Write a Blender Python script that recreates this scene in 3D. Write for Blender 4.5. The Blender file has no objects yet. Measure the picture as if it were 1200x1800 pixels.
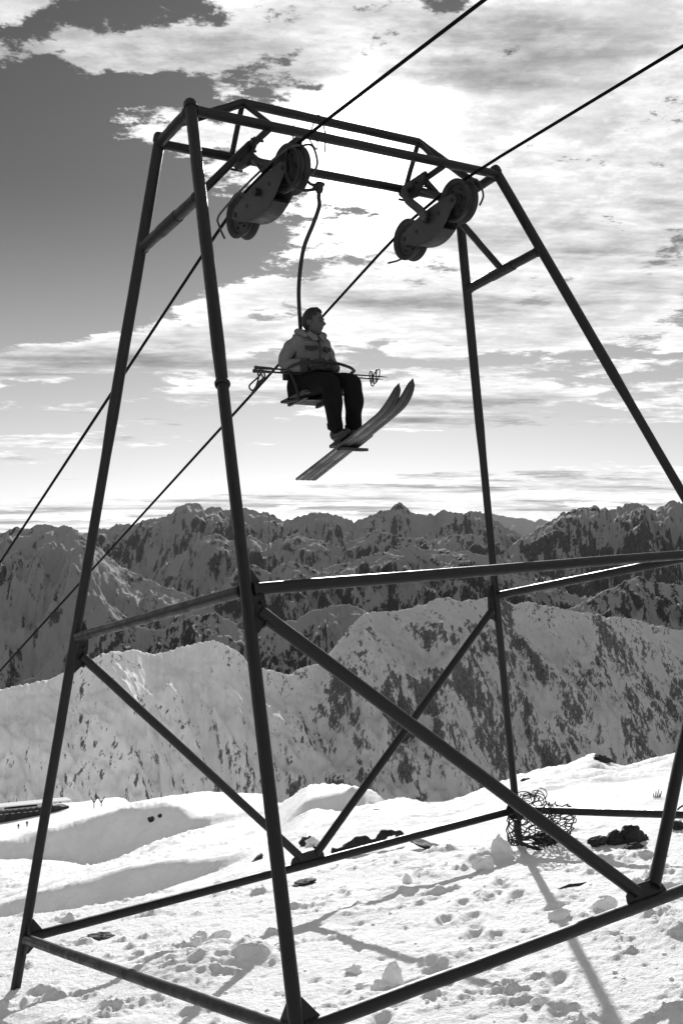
import bpy, bmesh, math, random
import numpy as np
from mathutils import Vector, Matrix
random.seed(7)
SC = bpy.context.scene
COL = SC.collection
PI = math.pi
# ---------------------------------------------------------------- camera
FPX, CX, CY = 1910.0, 600.0, 900.0          # focal length and centre, in pixels of the 1200x1800 photograph
cam = bpy.data.cameras.new('camera'); cam.sensor_fit = 'VERTICAL'; cam.sensor_height = 36
cam.lens = 36 * FPX / 1800; cam.clip_start = .1; cam.clip_end = 120000
camo = bpy.data.objects.new('camera', cam); COL.objects.link(camo)
camo.location = (0, 0, 0); camo.rotation_euler = (PI/2, 0, 0)
SC.camera = camo
# ---------------------------------------------------------------- sun, sky, exposure
SUN_AZ, SUN_EL = math.radians(1.2), math.radians(18.5)     # azimuth from +Y towards +X
sd = Vector((math.sin(SUN_AZ)*math.cos(SUN_EL), math.cos(SUN_AZ)*math.cos(SUN_EL), math.sin(SUN_EL)))
sun = bpy.data.lights.new('sun', 'SUN'); sun.energy = 2.7; sun.angle = math.radians(.5); sun.color = (1, 1, 1)
suno = bpy.data.objects.new('sun', sun); COL.objects.link(suno)
suno.rotation_euler = (-sd).to_track_quat('-Z', 'Y').to_euler(); suno.location = (0, 0, 60)
SC.view_settings.view_transform = 'Standard'; SC.view_settings.look = 'None'
SC.view_settings.gamma = 1; SC.view_settings.use_curve_mapping = False
SC.view_settings.exposure = 0.95

class NG:
    """small helper for writing node maths"""
    def __init__(s, nt): s.nt = nt
    def n(s, t, **k):
        x = s.nt.nodes.new(t)
        for a, b in k.items(): setattr(x, a, b)
        return x
    def put(s, sock, v):
        if isinstance(v, (int, float)): sock.default_value = v
        elif isinstance(v, (tuple, list)): sock.default_value = v
        else: s.nt.links.new(v, sock)
    def m(s, op, a, b=0., c=0., clamp=False):
        x = s.n('ShaderNodeMath', operation=op); x.use_clamp = clamp
        for i, v in enumerate((a, b, c)):
            s.put(x.inputs[i], v)
        return x.outputs[0]
    def add(s, a, b): return s.m('ADD', a, b)
    def sub(s, a, b): return s.m('SUBTRACT', a, b)
    def mul(s, a, b): return s.m('MULTIPLY', a, b)
    def div(s, a, b): return s.m('DIVIDE', a, b)
    def ramp(s, v, a, b, lo=0., hi=1., smooth=True):
        x = s.n('ShaderNodeMapRange'); x.interpolation_type = 'SMOOTHSTEP' if smooth else 'LINEAR'
        for i, q in enumerate((v, a, b, lo, hi)): s.put(x.inputs[i], q)
        return x.outputs[0]
    def mix(s, f, a, b):
        x = s.n('ShaderNodeMix', data_type='FLOAT'); s.put(x.inputs[0], f); s.put(x.inputs[2], a); s.put(x.inputs[3], b)
        return x.outputs[0]
    def xyz(s, x, y, z):
        c = s.n('ShaderNodeCombineXYZ')
        for i, v in enumerate((x, y, z)): s.put(c.inputs[i], v)
        return c.outputs[0]
    def noise(s, vec, scale, detail=6, rough=.55, dist=0., lac=2.):
        x = s.n('ShaderNodeTexNoise'); s.nt.links.new(vec, x.inputs['Vector'])
        x.inputs['Scale'].default_value = scale; x.inputs['Detail'].default_value = detail
        x.inputs['Roughness'].default_value = rough; x.inputs['Distortion'].default_value = dist
        x.inputs['Lacunarity'].default_value = lac
        return x.outputs['Fac']

def build_world():
    w = bpy.data.worlds.new('World'); SC.world = w; w.use_nodes = True
    nt = w.node_tree; nt.nodes.clear(); g = NG(nt)
    out = g.n('ShaderNodeOutputWorld'); bg = g.n('ShaderNodeBackground'); nt.links.new(bg.outputs[0], out.inputs[0])
    bg.inputs['Strength'].default_value = .1
    sky = g.n('ShaderNodeTexSky', sky_type='NISHITA'); sky.sun_disc = False
    sky.sun_elevation = SUN_EL; sky.sun_rotation = SUN_AZ; sky.altitude = 2200; sky.air_density = 1.; sky.dust_density = .6; sky.ozone_density = 1.
    sep = g.n('ShaderNodeSeparateColor'); nt.links.new(sky.outputs[0], sep.inputs[0])
    # black and white film behind a yellow-orange filter
    bw = g.add(g.add(g.mul(sep.outputs[0], .62), g.mul(sep.outputs[1], .33)), g.mul(sep.outputs[2], .05))
    tc = g.n('ShaderNodeTexCoord'); nrm = g.n('ShaderNodeVectorMath', operation='NORMALIZE'); nt.links.new(tc.outputs['Generated'], nrm.inputs[0])
    s3 = g.n('ShaderNodeSeparateXYZ'); nt.links.new(nrm.outputs[0], s3.inputs[0]); dx, dy, dz = s3.outputs
    az = g.m('ARCTAN2', dx, dy)
    el = g.m('ARCSINE', dz)
    zz = g.m('MAXIMUM', g.add(dz, .085), .03)
    px, py = g.div(dx, zz), g.div(dy, zz)
    P = g.xyz(g.mul(px, 1.25), g.mul(py, 1.25), 0.)
    P2 = g.xyz(g.mul(px, .8), g.mul(py, 1.5), 3.)
    n1 = g.noise(P, 1.1, 9, .6, .25)
    n2 = g.noise(g.xyz(g.mul(px, 1.), g.mul(py, 1.), 9.), 4.6, 10, .68, .1)
    n3 = g.noise(P2, .55, 5, .5, .3)
    n4 = g.noise(g.xyz(g.mul(px, .35), g.mul(py, 1.), 21.), 1.3, 8, .6, .15)
    cov = g.add(g.add(g.mul(g.sub(n1, .5), 3.6), g.mul(g.mul(g.sub(n2, .5), 5.6), g.ramp(el, .02, .22, .35, 1.))), g.add(g.mul(g.sub(n3, .5), 2.0), .22))
    cov = g.add(cov, g.mul(g.sub(n4, .5), 2.4))
    def blob(bx, by, wx, wy, deg, amp, sh=2.):
        nonlocal cov
        u = (bx-CX)/FPX; v = (CY-by)/FPX
        a0 = math.atan(u); e0 = math.atan(v*math.cos(a0)); t = math.radians(deg)
        c, s_ = math.cos(t), math.sin(t)
        da = g.sub(az, a0); de = g.sub(el, e0)
        p = g.div(g.add(g.mul(da, c), g.mul(de, s_)), wx/FPX); q = g.div(g.sub(g.mul(de, c), g.mul(da, s_)), wy/FPX)
        r = g.add(g.mul(p, p), g.mul(q, q))
        e = g.m('EXPONENT', g.mul(g.m('POWER', r, sh/2), -1.), 0.)
        cov = g.add(cov, g.mul(e, amp))
    for b in SKY_BLOBS: blob(*b)
    cov = g.add(cov, g.mul(g.mul(g.sub(g.noise(g.xyz(g.mul(px, 1.), g.mul(py, 1.), 77.), 9., 8, .7, .1), .5), 3.2), g.ramp(el, .15, .33)))
    mask = g.ramp(cov, -.06, .46)
    thick = g.ramp(cov, .15, 1.1)
    # forward scattering: thin cloud round the sun is brightest, thick cloud greyer below
    dt = g.n('ShaderNodeVectorMath', operation='DOT_PRODUCT'); nt.links.new(nrm.outputs[0], dt.inputs[0]); dt.inputs[1].default_value = sd
    cs = g.m('MAXIMUM', dt.outputs['Value'], 0.)
    halo = g.m('POWER', cs, 60.)
    halo2 = g.m('POWER', cs, 700.)
    broad = g.m('POWER', cs, 8.)
    veil = g.noise(g.xyz(g.mul(px, .5), g.mul(py, 1.2), 33.), 1.15, 8, .6, .2)
    base = g.add(CLOUD[0], g.add(g.mul(broad, CLOUD[1]), g.add(g.mul(halo, CLOUD[2]), g.mul(halo2, 20.))))
    shade = g.ramp(veil, .37, .54, CLOUD[3], 1.)
    cl = g.mul(base, shade)
    n5 = g.noise(g.xyz(g.mul(px, 1.2), g.mul(py, 2.2), 51.), 5.5, 7, .65, .2)
    cl = g.mul(cl, g.add(1., g.add(g.mul(g.sub(n2, .5), 1.2), g.mul(g.sub(n5, .5), 1.1))))
    cl = g.mul(cl, g.ramp(cov, .5, 1.7, 1.06, .70))
    hz = g.ramp(el, -.02, .30, 1., 0.)
    clear = g.add(g.mul(bw, SKYMUL[0]), g.mul(hz, SKYMUL[1]))
    clear = g.m('MINIMUM', clear, 14.)
    val = g.mix(mask, clear, cl)
    # below the horizon: snow fields far off
    val = g.mix(g.ramp(el, -.06, -.01), 1.6, val)
    nt.links.new(val, bg.inputs['Color'])

# x, y, half-width, half-height (photo pixels), tilt (deg, up to the right), amount, sharpness
CLOUD = (4.4, .5, .9, .46)
SKYMUL = (.20, 2.05)
SKY_BLOBS = [
 (-20, 380, 300, 210, 8, -1.7, 4), (210, 430, 190, 140, 25, -1.0, 4), (330, 470, 150, 90, 30, -.9, 2.5), (330, 140, 160, 24, 8, -.95, 2.5), (120, 190, 120, 60, 0, -.9, 2),
 (440, 390, 95, 70, 30, -.9, 2.5), (640, 375, 85, 38, -10, -.9, 2.5), (60, 45, 100, 45, 0, -.25, 2),
 (240, 20, 60, 26, -20, -.6, 2), (470, 35, 40, 40, 0, .2, 2), (690, 130, 120, 38, 5, -.4, 2),
 (270, 85, 180, 34, 4, 1.1, 3), (560, 150, 180, 90, 0, .45, 2.5), (280, 215, 130, 45, 5, .42, 2.5),
 (640, 265, 160, 60, -5, .8, 2.5), (1020, 240, 330, 300, 0, 1.0, 3), (240, 240, 120, 24, 0, .3, 2), (150, 628, 260, 30, 8, 1.3, 2.5), (330, 545, 120, 22, 22, .6, 2), (620, 520, 260, 70, 20, .45, 3), (380, 600, 150, 40, 10, .6, 2),
 (90, 680, 130, 20, 6, -.7, 2), (860, 634, 260, 15, 3, -.85, 2.5), (1100, 665, 140, 14, 3, -.5, 2),
 (120, 745, 220, 22, 2, -.6, 2), (470, 690, 300, 28, 4, .4, 2), (880, 690, 260, 34, 3, .5, 2), (110, 802, 150, 14, 1, .6, 2),
 (850, 790, 620, 30, 2, -2.0, 3), (200, 860, 420, 22, 2, -.7, 2.5), (300, 720, 300, 14, 4, -.5, 2), (200, 850, 300, 18, 0, -.5, 2.5), (800, 865, 420, 12, 2, .5, 2), (330, 885, 300, 10, 3, .4, 2), (360, 770, 160, 12, 5, -.3, 2),
]
build_world()

# ---------------------------------------------------------------- helpers
def mat(name, v, rough=.6, spec=.5, metal=0., bump=0., bscale=30., var=0., vscale=6., bdist=.01, detail=6):
    m = bpy.data.materials.new(name); m.use_nodes = True; nt = m.node_tree; g = NG(nt)
    b = nt.nodes['Principled BSDF']
    b.inputs['Base Color'].default_value = (v, v, v, 1); b.inputs['Roughness'].default_value = rough
    b.inputs['Metallic'].default_value = metal; b.inputs['Specular IOR Level'].default_value = spec
    tc = g.n('ShaderNodeTexCoord')
    if var:
        n = g.noise(tc.outputs['Object'], vscale, detail, .65)
        c = g.ramp(n, .3, .7, v*(1-var), v*(1+var))
        nt.links.new(c, b.inputs['Base Color'])
        nt.links.new(g.ramp(n, .3, .7, max(rough-.15, .05), min(rough+.2, 1)), b.inputs['Roughness'])
    if bump:
        n = g.noise(tc.outputs['Object'], bscale, detail, .6)
        bp = g.n('ShaderNodeBump'); bp.inputs['Strength'].default_value = bump; bp.inputs['Distance'].default_value = bdist
        nt.links.new(n, bp.inputs['Height']); nt.links.new(bp.outputs[0], b.inputs['Normal'])
    return m
M = dict(
 steel=mat('weathered_tower_steel', .010, .42, .28, 0, .3, 45, .22, 9, .004),
 steel2=mat('gusset_steel', .009, .5, .3, 0, .3, 60, .4, 14, .004),
 cast=mat('cast_sheave_metal', .016, .5, .35, 0, .3, 70, .5, 12, .004),
 cast2=mat('worn_cheek_plate', .032, .5, .4, 0, .3, 60, .5, 10, .004),
 rubber=mat('sheave_rubber', .012, .8, .3, 0, .2, 80, .3, 20, .003),
 rope=mat('steel_rope', .004, .9, .1, 0),
 black=mat('dark_iron', .008, .5, .35, 0, .2, 60),
 snowclod=mat('packed_snow', .86, .7, .2, 0, .6, 60, 0, 1, .01),
 wood=mat('seat_wood', .045, .6, .3, 0, .3, 40, .3, 12, .004),
 ski=mat('ski_wood', .011, .35, .5, 0, .2, 30, .35, 6, .003),
 jacket=mat('jacket_cloth', .14, .85, .2, 0, .6, 40, .12, 10, .012),
 jdark=mat('jacket_seam', .03, .9, .2), trouser=mat('wool_trousers', .008, .95, .1, 0, .4, 50, .3, 12, .006),
 skin=mat('skin', .060, .55, .4, 0, .15, 60), hair=mat('hair', .008, .5, .4, 0, .5, 90, 0, 1, .006),
 leather=mat('boot_leather', .01, .4, .5, 0, .2, 60), mitten=mat('mitten_wool', .02, .95, .1),
 rock=mat('dark_rock', .03, .85, .3, 0, .8, 9, .6, 5, .03), twig=mat('dead_wood', .03, .8, .2),
 wire=mat('rusty_wire', .03, .7, .3), hutwall=mat('hut_boards', .05, .8, .2, 0, 0, 1, .5, .6), hutwin=mat('hut_window', .01, .2, .6),
 hutroof=mat('snow_on_roof', .8, .8, .2), cloth=mat('dark_clothes', .03, .9, .1),
)

def mkobj(name, verts, faces, m, parent=None, smooth=True):
    me = bpy.data.meshes.new(name); me.from_pydata([tuple(v) for v in verts], [], faces); me.update()
    if smooth: me.polygons.foreach_set('use_smooth', [True]*len(me.polygons))
    if m is not None: me.materials.append(m)
    o = bpy.data.objects.new(name, me); COL.objects.link(o)
    if parent is not None: attach(o, parent)
    return o
def attach(o, parent):
    o.parent = parent
    o.matrix_parent_inverse = parent.matrix_basis.inverted()
def empty(name, loc, label, cat, group=None):
    o = bpy.data.objects.new(name, None); COL.objects.link(o); o.location = loc; o.empty_display_size = .1
    return tag(o, label, cat, group)
def tag(o, label, cat, group=None):
    o['label'] = label; o['category'] = cat
    if group: o['group'] = group
    return o

class MB:
    def __init__(s): s.v = []; s.f = []
    def add(s, verts, faces):
        b = len(s.v); s.v += [tuple(v) for v in verts]; s.f += [tuple(i+b for i in f) for f in faces]
    def tube(s, pts, rad, n=12, caps=True, closed=False):
        pts = [Vector(p) for p in pts]; k = len(pts)
        rr = rad if isinstance(rad, (list, tuple)) else [rad]*k
        # parallel transport frame
        tang = []
        for i in range(k):
            if closed: t = pts[(i+1) % k]-pts[i-1]
            elif i == 0: t = pts[1]-pts[0]
            elif i == k-1: t = pts[-1]-pts[-2]
            else: t = (pts[i+1]-pts[i]).normalized()+(pts[i]-pts[i-1]).normalized()
            tang.append(t.normalized() if t.length > 1e-9 else Vector((0, 0, 1)))
        ref = Vector((0, 0, 1)) if abs(tang[0].z) < .9 else Vector((1, 0, 0))
        a = tang[0].cross(ref).normalized(); vs = []
        for i in range(k):
            a = (a-tang[i]*a.dot(tang[i])).normalized(); b = tang[i].cross(a)
            for j in range(n):
                t = 2*PI*j/n; vs.append(pts[i]+(a*math.cos(t)+b*math.sin(t))*rr[i])
        fs = []
        m_ = k if closed else k-1
        for i in range(m_):
            for j in range(n):
                i2 = (i+1) % k
                fs.append((i*n+j, i*n+(j+1) % n, i2*n+(j+1) % n, i2*n+j))
        if caps and not closed:
            fs.append(tuple(range(n-1, -1, -1))); fs.append(tuple(range((k-1)*n, k*n)))
        s.add(vs, fs); return s
    def box(s, c, ax, ay, az, bev=0):
        c = Vector(c); ax, ay, az = Vector(ax), Vector(ay), Vector(az)
        vs = [c+ax*i+ay*j+az*k for i in (-1, 1) for j in (-1, 1) for k in (-1, 1)]
        s.add(vs, [(0, 1, 3, 2), (4, 6, 7, 5), (0, 4, 5, 1), (2, 3, 7, 6), (0, 2, 6, 4), (1, 5, 7, 3)]); return s
    def prism(s, poly, nrm, th):
        """flat plate: polygon points, extruded both ways along nrm"""
        nrm = Vector(nrm).normalized()*th/2; n = len(poly)
        vs = [Vector(p)-nrm for p in poly]+[Vector(p)+nrm for p in poly]
        fs = [tuple(range(n-1, -1, -1)), tuple(range(n, 2*n))]+[(i, (i+1) % n, n+(i+1) % n, n+i) for i in range(n)]
        s.add(vs, fs); return s
    def lathe(s, c, axis, prof, n=32):
        """prof: list of (offset along axis, radius)"""
        c = Vector(c); ax = Vector(axis).normalized(); a = ax.orthogonal().normalized(); b = ax.cross(a); vs = []; k = len(prof)
        for (o, r) in prof:
            for j in range(n):
                t = 2*PI*j/n; vs.append(c+ax*o+(a*math.cos(t)+b*math.sin(t))*r)
        fs = [(i*n+j, i*n+(j+1) % n, (i+1)*n+(j+1) % n, (i+1)*n+j) for i in range(k-1) for j in range(n)]
        s.add(vs, fs); return s
    def build(s, name, m, parent=None, smooth=True, auto=True):
        o = mkobj(name, s.v, s.f, m, parent, smooth)
        bm = bmesh.new(); bm.from_mesh(o.data); bmesh.ops.recalc_face_normals(bm, faces=bm.faces)
        if smooth and auto:
            for e in bm.edges:
                if len(e.link_faces) == 2 and e.calc_face_angle(0) > .7: e.smooth = False
        bm.to_mesh(o.data); bm.free()
        return o
def bez(p0, p1, p2, p3, n=10):
    p0, p1, p2, p3 = map(Vector, (p0, p1, p2, p3))
    return [p0*(1-t)**3+p1*3*t*(1-t)**2+p2*3*t*t*(1-t)+p3*t**3 for t in [i/n for i in range(n+1)]]
def spline(pts, n=6):
    pts = [Vector(p) for p in pts]; out = []
    for i in range(len(pts)-1):
        a = pts[max(i-1, 0)]; b = pts[i]; c = pts[i+1]; d = pts[min(i+2, len(pts)-1)]
        for k in range(n):
            t = k/n
            out.append(.5*((2*b)+(c-a)*t+(2*a-5*b+4*c-d)*t*t+(3*b-a-3*c+d)*t**3))
    out.append(pts[-1]); return out
def at(x, y, d): return Vector(((x-CX)/FPX*d, d, (CY-y)/FPX*d))      # a place seen in direction (x, y), d metres ahead

# ---- numpy gradient noise
_rs = np.random.RandomState(11); PERM = _rs.permutation(1024); PERM = np.concatenate([PERM, PERM])
_ang = _rs.rand(1024)*2*np.pi; GX, GY = np.cos(_ang), np.sin(_ang)
def perlin(x, y):
    xi = np.floor(x).astype(np.int64); yi = np.floor(y).astype(np.int64); xf = x-xi; yf = y-yi
    u = xf*xf*xf*(xf*(xf*6-15)+10); v = yf*yf*yf*(yf*(yf*6-15)+10)
    def gr(i, j, fx, fy):
        h = PERM[(PERM[(xi+i) & 1023]+yi+j) & 1023]; return GX[h]*fx+GY[h]*fy
    a = gr(0, 0, xf, yf); b = gr(1, 0, xf-1, yf); c = gr(0, 1, xf, yf-1); d = gr(1, 1, xf-1, yf-1)
    return 1.5*((a*(1-u)+b*u)*(1-v)+(c*(1-u)+d*u)*v)
def fbm(x, y, o=5, g=.5, ridged=False):
    s = 0; a = 1; t = 0
    for i in range(o):
        n = perlin(x*2**i+17.3*i, y*2**i-9.1*i)
        if ridged: n = 1-2*np.abs(n)
        s = s+a*n; t += a; a *= g
    return s/t
def sstep(a, b, x):
    t = np.clip((x-a)/(b-a), 0, 1); return t*t*(3-2*t)

# ================================================================ the ground
# distance -> image row for a fan of directions: the shape of the snow slope below the lift tower
def plane_z(x, y): return -2.28+.1407*x-.147*y
def plane_row(px, d): return CY-FPX*(-2.28/d+.1407*(px-CX)/FPX-.147)
TAIL = [(700, 1750), (1200, 2000)]
# ('face', d, row1, row2) is a bank that climbs away from the camera between two image rows
FAN = {
 -900: [(13.5, 1760), (18, 1790), ('face', 26, 1740, 1700), (60, 1660), (90, 1600), (150, 1580), (350, 1520), (420, 1500)],
 -300: [(13.5, 1665), (18, 1695), ('face', 26, 1665, 1625), (60, 1580), ('face', 82, 1545, 1510), (150, 1530), (260, 1490), (350, 1465), (420, 1440), (440, 1445)],
 0: [(13.5, 1618), (18, 1650), ('face', 26, 1626, 1592), (34, 1594), (60, 1545), ('face', 82, 1512, 1480), (100, 1477), (150, 1492), (260, 1470), (350, 1452), (400, 1432), (420, 1425), (440, 1430)],
 100: [(13.5, 1603), (18, 1630), ('face', 26, 1604, 1560), (34, 1558), (60, 1535), ('face', 82, 1512, 1452), (100, 1452), (150, 1470), (260, 1452), (350, 1438), (400, 1418), (420, 1411), (440, 1418)],
 160: [(13.5, 1595), (18, 1620), ('face', 26, 1597, 1542), (34, 1538), (60, 1532), ('face', 82, 1526, 1436), (100, 1436), (150, 1450), (260, 1430), (350, 1420), (400, 1406), (440, 1412)],
 230: [(13.5, 1583), (18, 1606), ('face', 26, 1588, 1520), (34, 1520), (60, 1518), ('face', 82, 1502, 1418), (100, 1418), (200, 1412), (350, 1406), (400, 1398), (440, 1410)],
 300: [(13.5, 1566), (16, 1560), (18, 1574), ('face', 26, 1566, 1508), (34, 1508), (60, 1500), ('face', 82, 1470, 1412), (100, 1408), (170, 1402), (200, 1399), (230, 1404)],
 370: [(13.5, 1552), (16, 1540), (18, 1548), ('face', 26, 1538, 1503), (34, 1502), (60, 1490), ('face', 82, 1450, 1434), (130, 1412), (170, 1398), (200, 1391), (230, 1396)],
 480: [(13.5, 1522), (16, 1498), (20, 1500), ('face', 26, 1494, 1492), (60, 1458), ('face', 82, 1432, 1428), (120, 1410), (170, 1395), (200, 1400)],
 540: [(13.5, 1512), (16, 1478), (20, 1468), (26, 1460), ('face', 44, 1420, 1398), (60, 1392), (80, 1385), (90, 1392)],
 600: [(13.5, 1505), (16, 1466), (20, 1446), (26, 1440), ('face', 44, 1432, 1394), (60, 1388), (80, 1381), (90, 1390)],
 660: [(13.5, 1494), (16, 1456), (20, 1434), (26, 1420), ('face', 44, 1414, 1398), (60, 1396), (80, 1396), (90, 1405)],
 700: [(13.5, 1488), (16, 1450), (20, 1428), (24, 1412), (30, 1404), (34, 1412)],
 790: [(13.5, 1478), (15, 1455), (18, 1434), (22, 1420), (26, 1427)],
 900: [(13.5, 1462), (16, 1420), (18, 1398), (21, 1372), (24, 1380)],
 1000: [(13.5, 1448), (15, 1426), (18, 1384), (21, 1350), (24, 1357)],
 1040: [(13.5, 1442), (15, 1418), (18, 1380), (20.6, 1332), (21.6, 1328), (25, 1350)],
 1090: [(13.5, 1440), (15, 1412), (18, 1376), (20.5, 1356), (25, 1367)],
 1200: [(13.5, 1422), (15, 1396), (18, 1360), (21, 1328), (25, 1340)],
 1500: [(13.5, 1378), (15, 1350), (18, 1320), (21, 1295), (25, 1310)],
 2100: [(13.5, 1290), (15, 1260), (18, 1230), (21, 1200), (25, 1215)],
}
for c_ in FAN:
    o_ = []
    for e_ in FAN[c_]:
        if e_[0] == 'face':
            _, d_, a_, b_ = e_; sl_ = .62; d2_ = d_*((a_-CY)/FPX+sl_)/((b_-CY)/FPX+sl_); o_ += [(d_, a_), (d2_, b_)]
        else: o_.append(e_)
    FAN[c_] = o_
LOGD = np.linspace(math.log(1.6), math.log(1200), 2600)
cols = sorted(FAN); TAB = []
for c in cols:
    pts = [(d, plane_row(c, d)) for d in np.exp(np.linspace(math.log(1.6), math.log(12.4), 60))]+FAN[c]
    if FAN[c][-1][0] < 600: pts += TAIL
    r = np.interp(LOGD, [math.log(p[0]) for p in pts], [p[1] for p in pts])
    k = np.exp(-np.linspace(-2, 2, 7)**2); k /= k.sum()
    rp = np.convolve(np.pad(r, 3, mode='edge'), k, 'valid'); TAB.append(rp)
TAB = np.array(TAB)
# smooth interpolation across the fan
FINE = np.arange(-900, 2101, 10.)
TF = np.array([np.interp(FINE, cols, TAB[:, j]) for j in range(TAB.shape[1])]).T
kk = np.exp(-np.linspace(-2, 2, 9)**2); kk /= kk.sum()
TF = np.apply_along_axis(lambda a: np.convolve(np.pad(a, 4, mode='edge'), kk, 'valid'), 0, TF)
def base_ground(x, y):
    px = np.clip(CX+FPX*x/y, -900, 2100); ld = np.clip(np.log(np.maximum(y, 1.6)), LOGD[0], LOGD[-1])
    i = (px+900)/10; j = (ld-LOGD[0])/(LOGD[1]-LOGD[0])
    i0 = np.clip(i.astype(int), 0, len(FINE)-2); j0 = np.clip(j.astype(int), 0, len(LOGD)-2); fi = i-i0; fj = j-j0
    r = (TF[i0, j0]*(1-fi)+TF[i0+1, j0]*fi)*(1-fj)+(TF[i0, j0+1]*(1-fi)+TF[i0+1, j0+1]*fi)*fj
    return -(r-CY)/FPX*y
# soft mounds and hollows of the trampled snow: (image x, distance, radius m, height m)
MOUNDS = []
rs = np.random.RandomState(5)
def mound(px, d, r, h, el=1., rot=0.): MOUNDS.append(((px-CX)/FPX*d, d, r, h, el, rot))
# the churned patch left of the near leg, and single heaps
for px, d, r, h in [(330, 9.2, .35, .10), (370, 9.0, .22, .12), (300, 8.8, .3, .08), (395, 9.4, .25, .12), (430, 9.1, .22, .12), (455, 9.0, .2, .12), (270, 9.3, .3, .08), (345, 8.5, .2, .08),
                    (140, 7.75, .18, .10), (95, 7.9, .16, .11), (215, 7.6, .2, .06), (180, 7.5, .18, .05), (60, 8.3, .2, .06),
                    (850, 11.9, .16, .16), (835, 11.8, .14, .10), (760, 11.4, .2, .09), (880, 11.9, .14, .08), (700, 10.9, .2, .08), (610, 10.2, .2, .08),
                    (1010, 12.0, .3, .10), (1060, 11.0, .22, .10), (1180, 9.8, .3, .10), (1150, 8.6, .25, .10), (1190, 8.2, .3, .10), (1050, 8.3, .2, .06),
                    (820, 8.3, .16, .05), (790, 8.2, .14, .05), (560, 7.2, .12, .04), (650, 7.5, .12, .05), (990, 9.7, .16, .09), (720, 12.6, .6, .08)]:
    mound(px, d, r, h)
PRINTS = []
for (px_, d_, sx_, sy_, n_) in ((560, 5.6, .22, .62, 9), (1010, 6.6, -.10, .66, 7), (240, 6.4, .5, .35, 6)):
    for k_ in range(n_):
        x_ = (px_-CX)/FPX*d_+sx_*k_+(.11 if k_ % 2 else -.11)+rs.uniform(-.06, .06); y_ = d_+sy_*k_+rs.uniform(-.06, .06)
        if y_ < 12.5: PRINTS.append((x_, y_, x_+.05+.05*sx_, y_+.17))
def near_noise(x, y, d):
    # a line of boot prints and old ski tracks
    f1 = sstep(16, 12, d)                                   # trampled zone
    f2 = sstep(500, 60, d)*(1-f1*.4)
    n = .030*fbm(x*.9+3, y*.55, 4)                          # broad undulation
    w = fbm(x*1.3+9, y*1.3-4, 3)                            # where it is churned
    ch = sstep(.02, .30, w)
    a = fbm(x*3.2+31, y*4.2, 4, .55)
    clods = np.maximum(a-.05, 0)*.17*ch
    b = fbm(x*9+3, y*12+7, 3, .55)
    crumbs = np.maximum(b-.10, 0)*.040*(.45+.55*ch)
    c = fbm(x*26, y*30, 2)
    pits = -np.maximum(fbm(x*4.1-12, y*5.0+2, 3)-.28, 0)*.10
    tr = n+(clods+crumbs+pits+.0075*c)
    # wind scour on the smooth slopes beyond
    sm = (.050*fbm(x*.5+y*.2, y*1.1, 5, .6)+.085*sstep(-.05, .25, fbm(x*.11+3, y*.13, 3))*fbm(x*.55-y*.25, y*1.2, 5, .62, ridged=True))*np.clip(d/13, 1.2, 4.5)+.06*fbm(x*.06, y*.09+5, 4)*np.clip(d/20, .3, 6)
    z = f1*tr+(1-f1)*f2*sm
    for (ax_, ay_, bx_, by_) in PRINTS:
        tt = np.clip(((x-ax_)*(bx_-ax_)+(y-ay_)*(by_-ay_))/((bx_-ax_)**2+(by_-ay_)**2), 0, 1); dd = np.hypot(x-ax_-tt*(bx_-ax_), y-ay_-tt*(by_-ay_))
        z += -.038*np.exp(-(dd/.05)**3)*(1+1.2*fbm(x*6, y*6, 2))+.016*np.exp(-((dd-.10)/.035)**2)*(d < 13)
    for (mx, my, r, h, el, rot) in MOUNDS:
        q = ((x-mx)/r)**2+((y-my)/(r*1.1))**2
        ok = q < 9
        if ok.any():
            xx = x[ok]; yy = y[ok]
            z[ok] += .62*h*np.exp(-q[ok]*1.2)*(1+.7*fbm(xx*7+mx, yy*8, 3))
    return z
def ground_z(x, y):
    x = np.atleast_1d(np.asarray(x, float)); y = np.atleast_1d(np.asarray(y, float))
    return base_ground(x, y)+near_noise(x, y, y)
def gz(x, y): return float(ground_z(x, y)[0])
def on(px, d, lift=0.):
    if d > 900:                                   # given as an image row: walk out along the ray to the snow
        row = d; d = 3.
        while d < 700 and base_ground(np.array([(px-CX)/FPX*d]), np.array([d]))[0] < (CY-row)/FPX*d: d *= 1.004
    x = (px-CX)/FPX*d; return Vector((x, d, gz(x, d)+lift))

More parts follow.
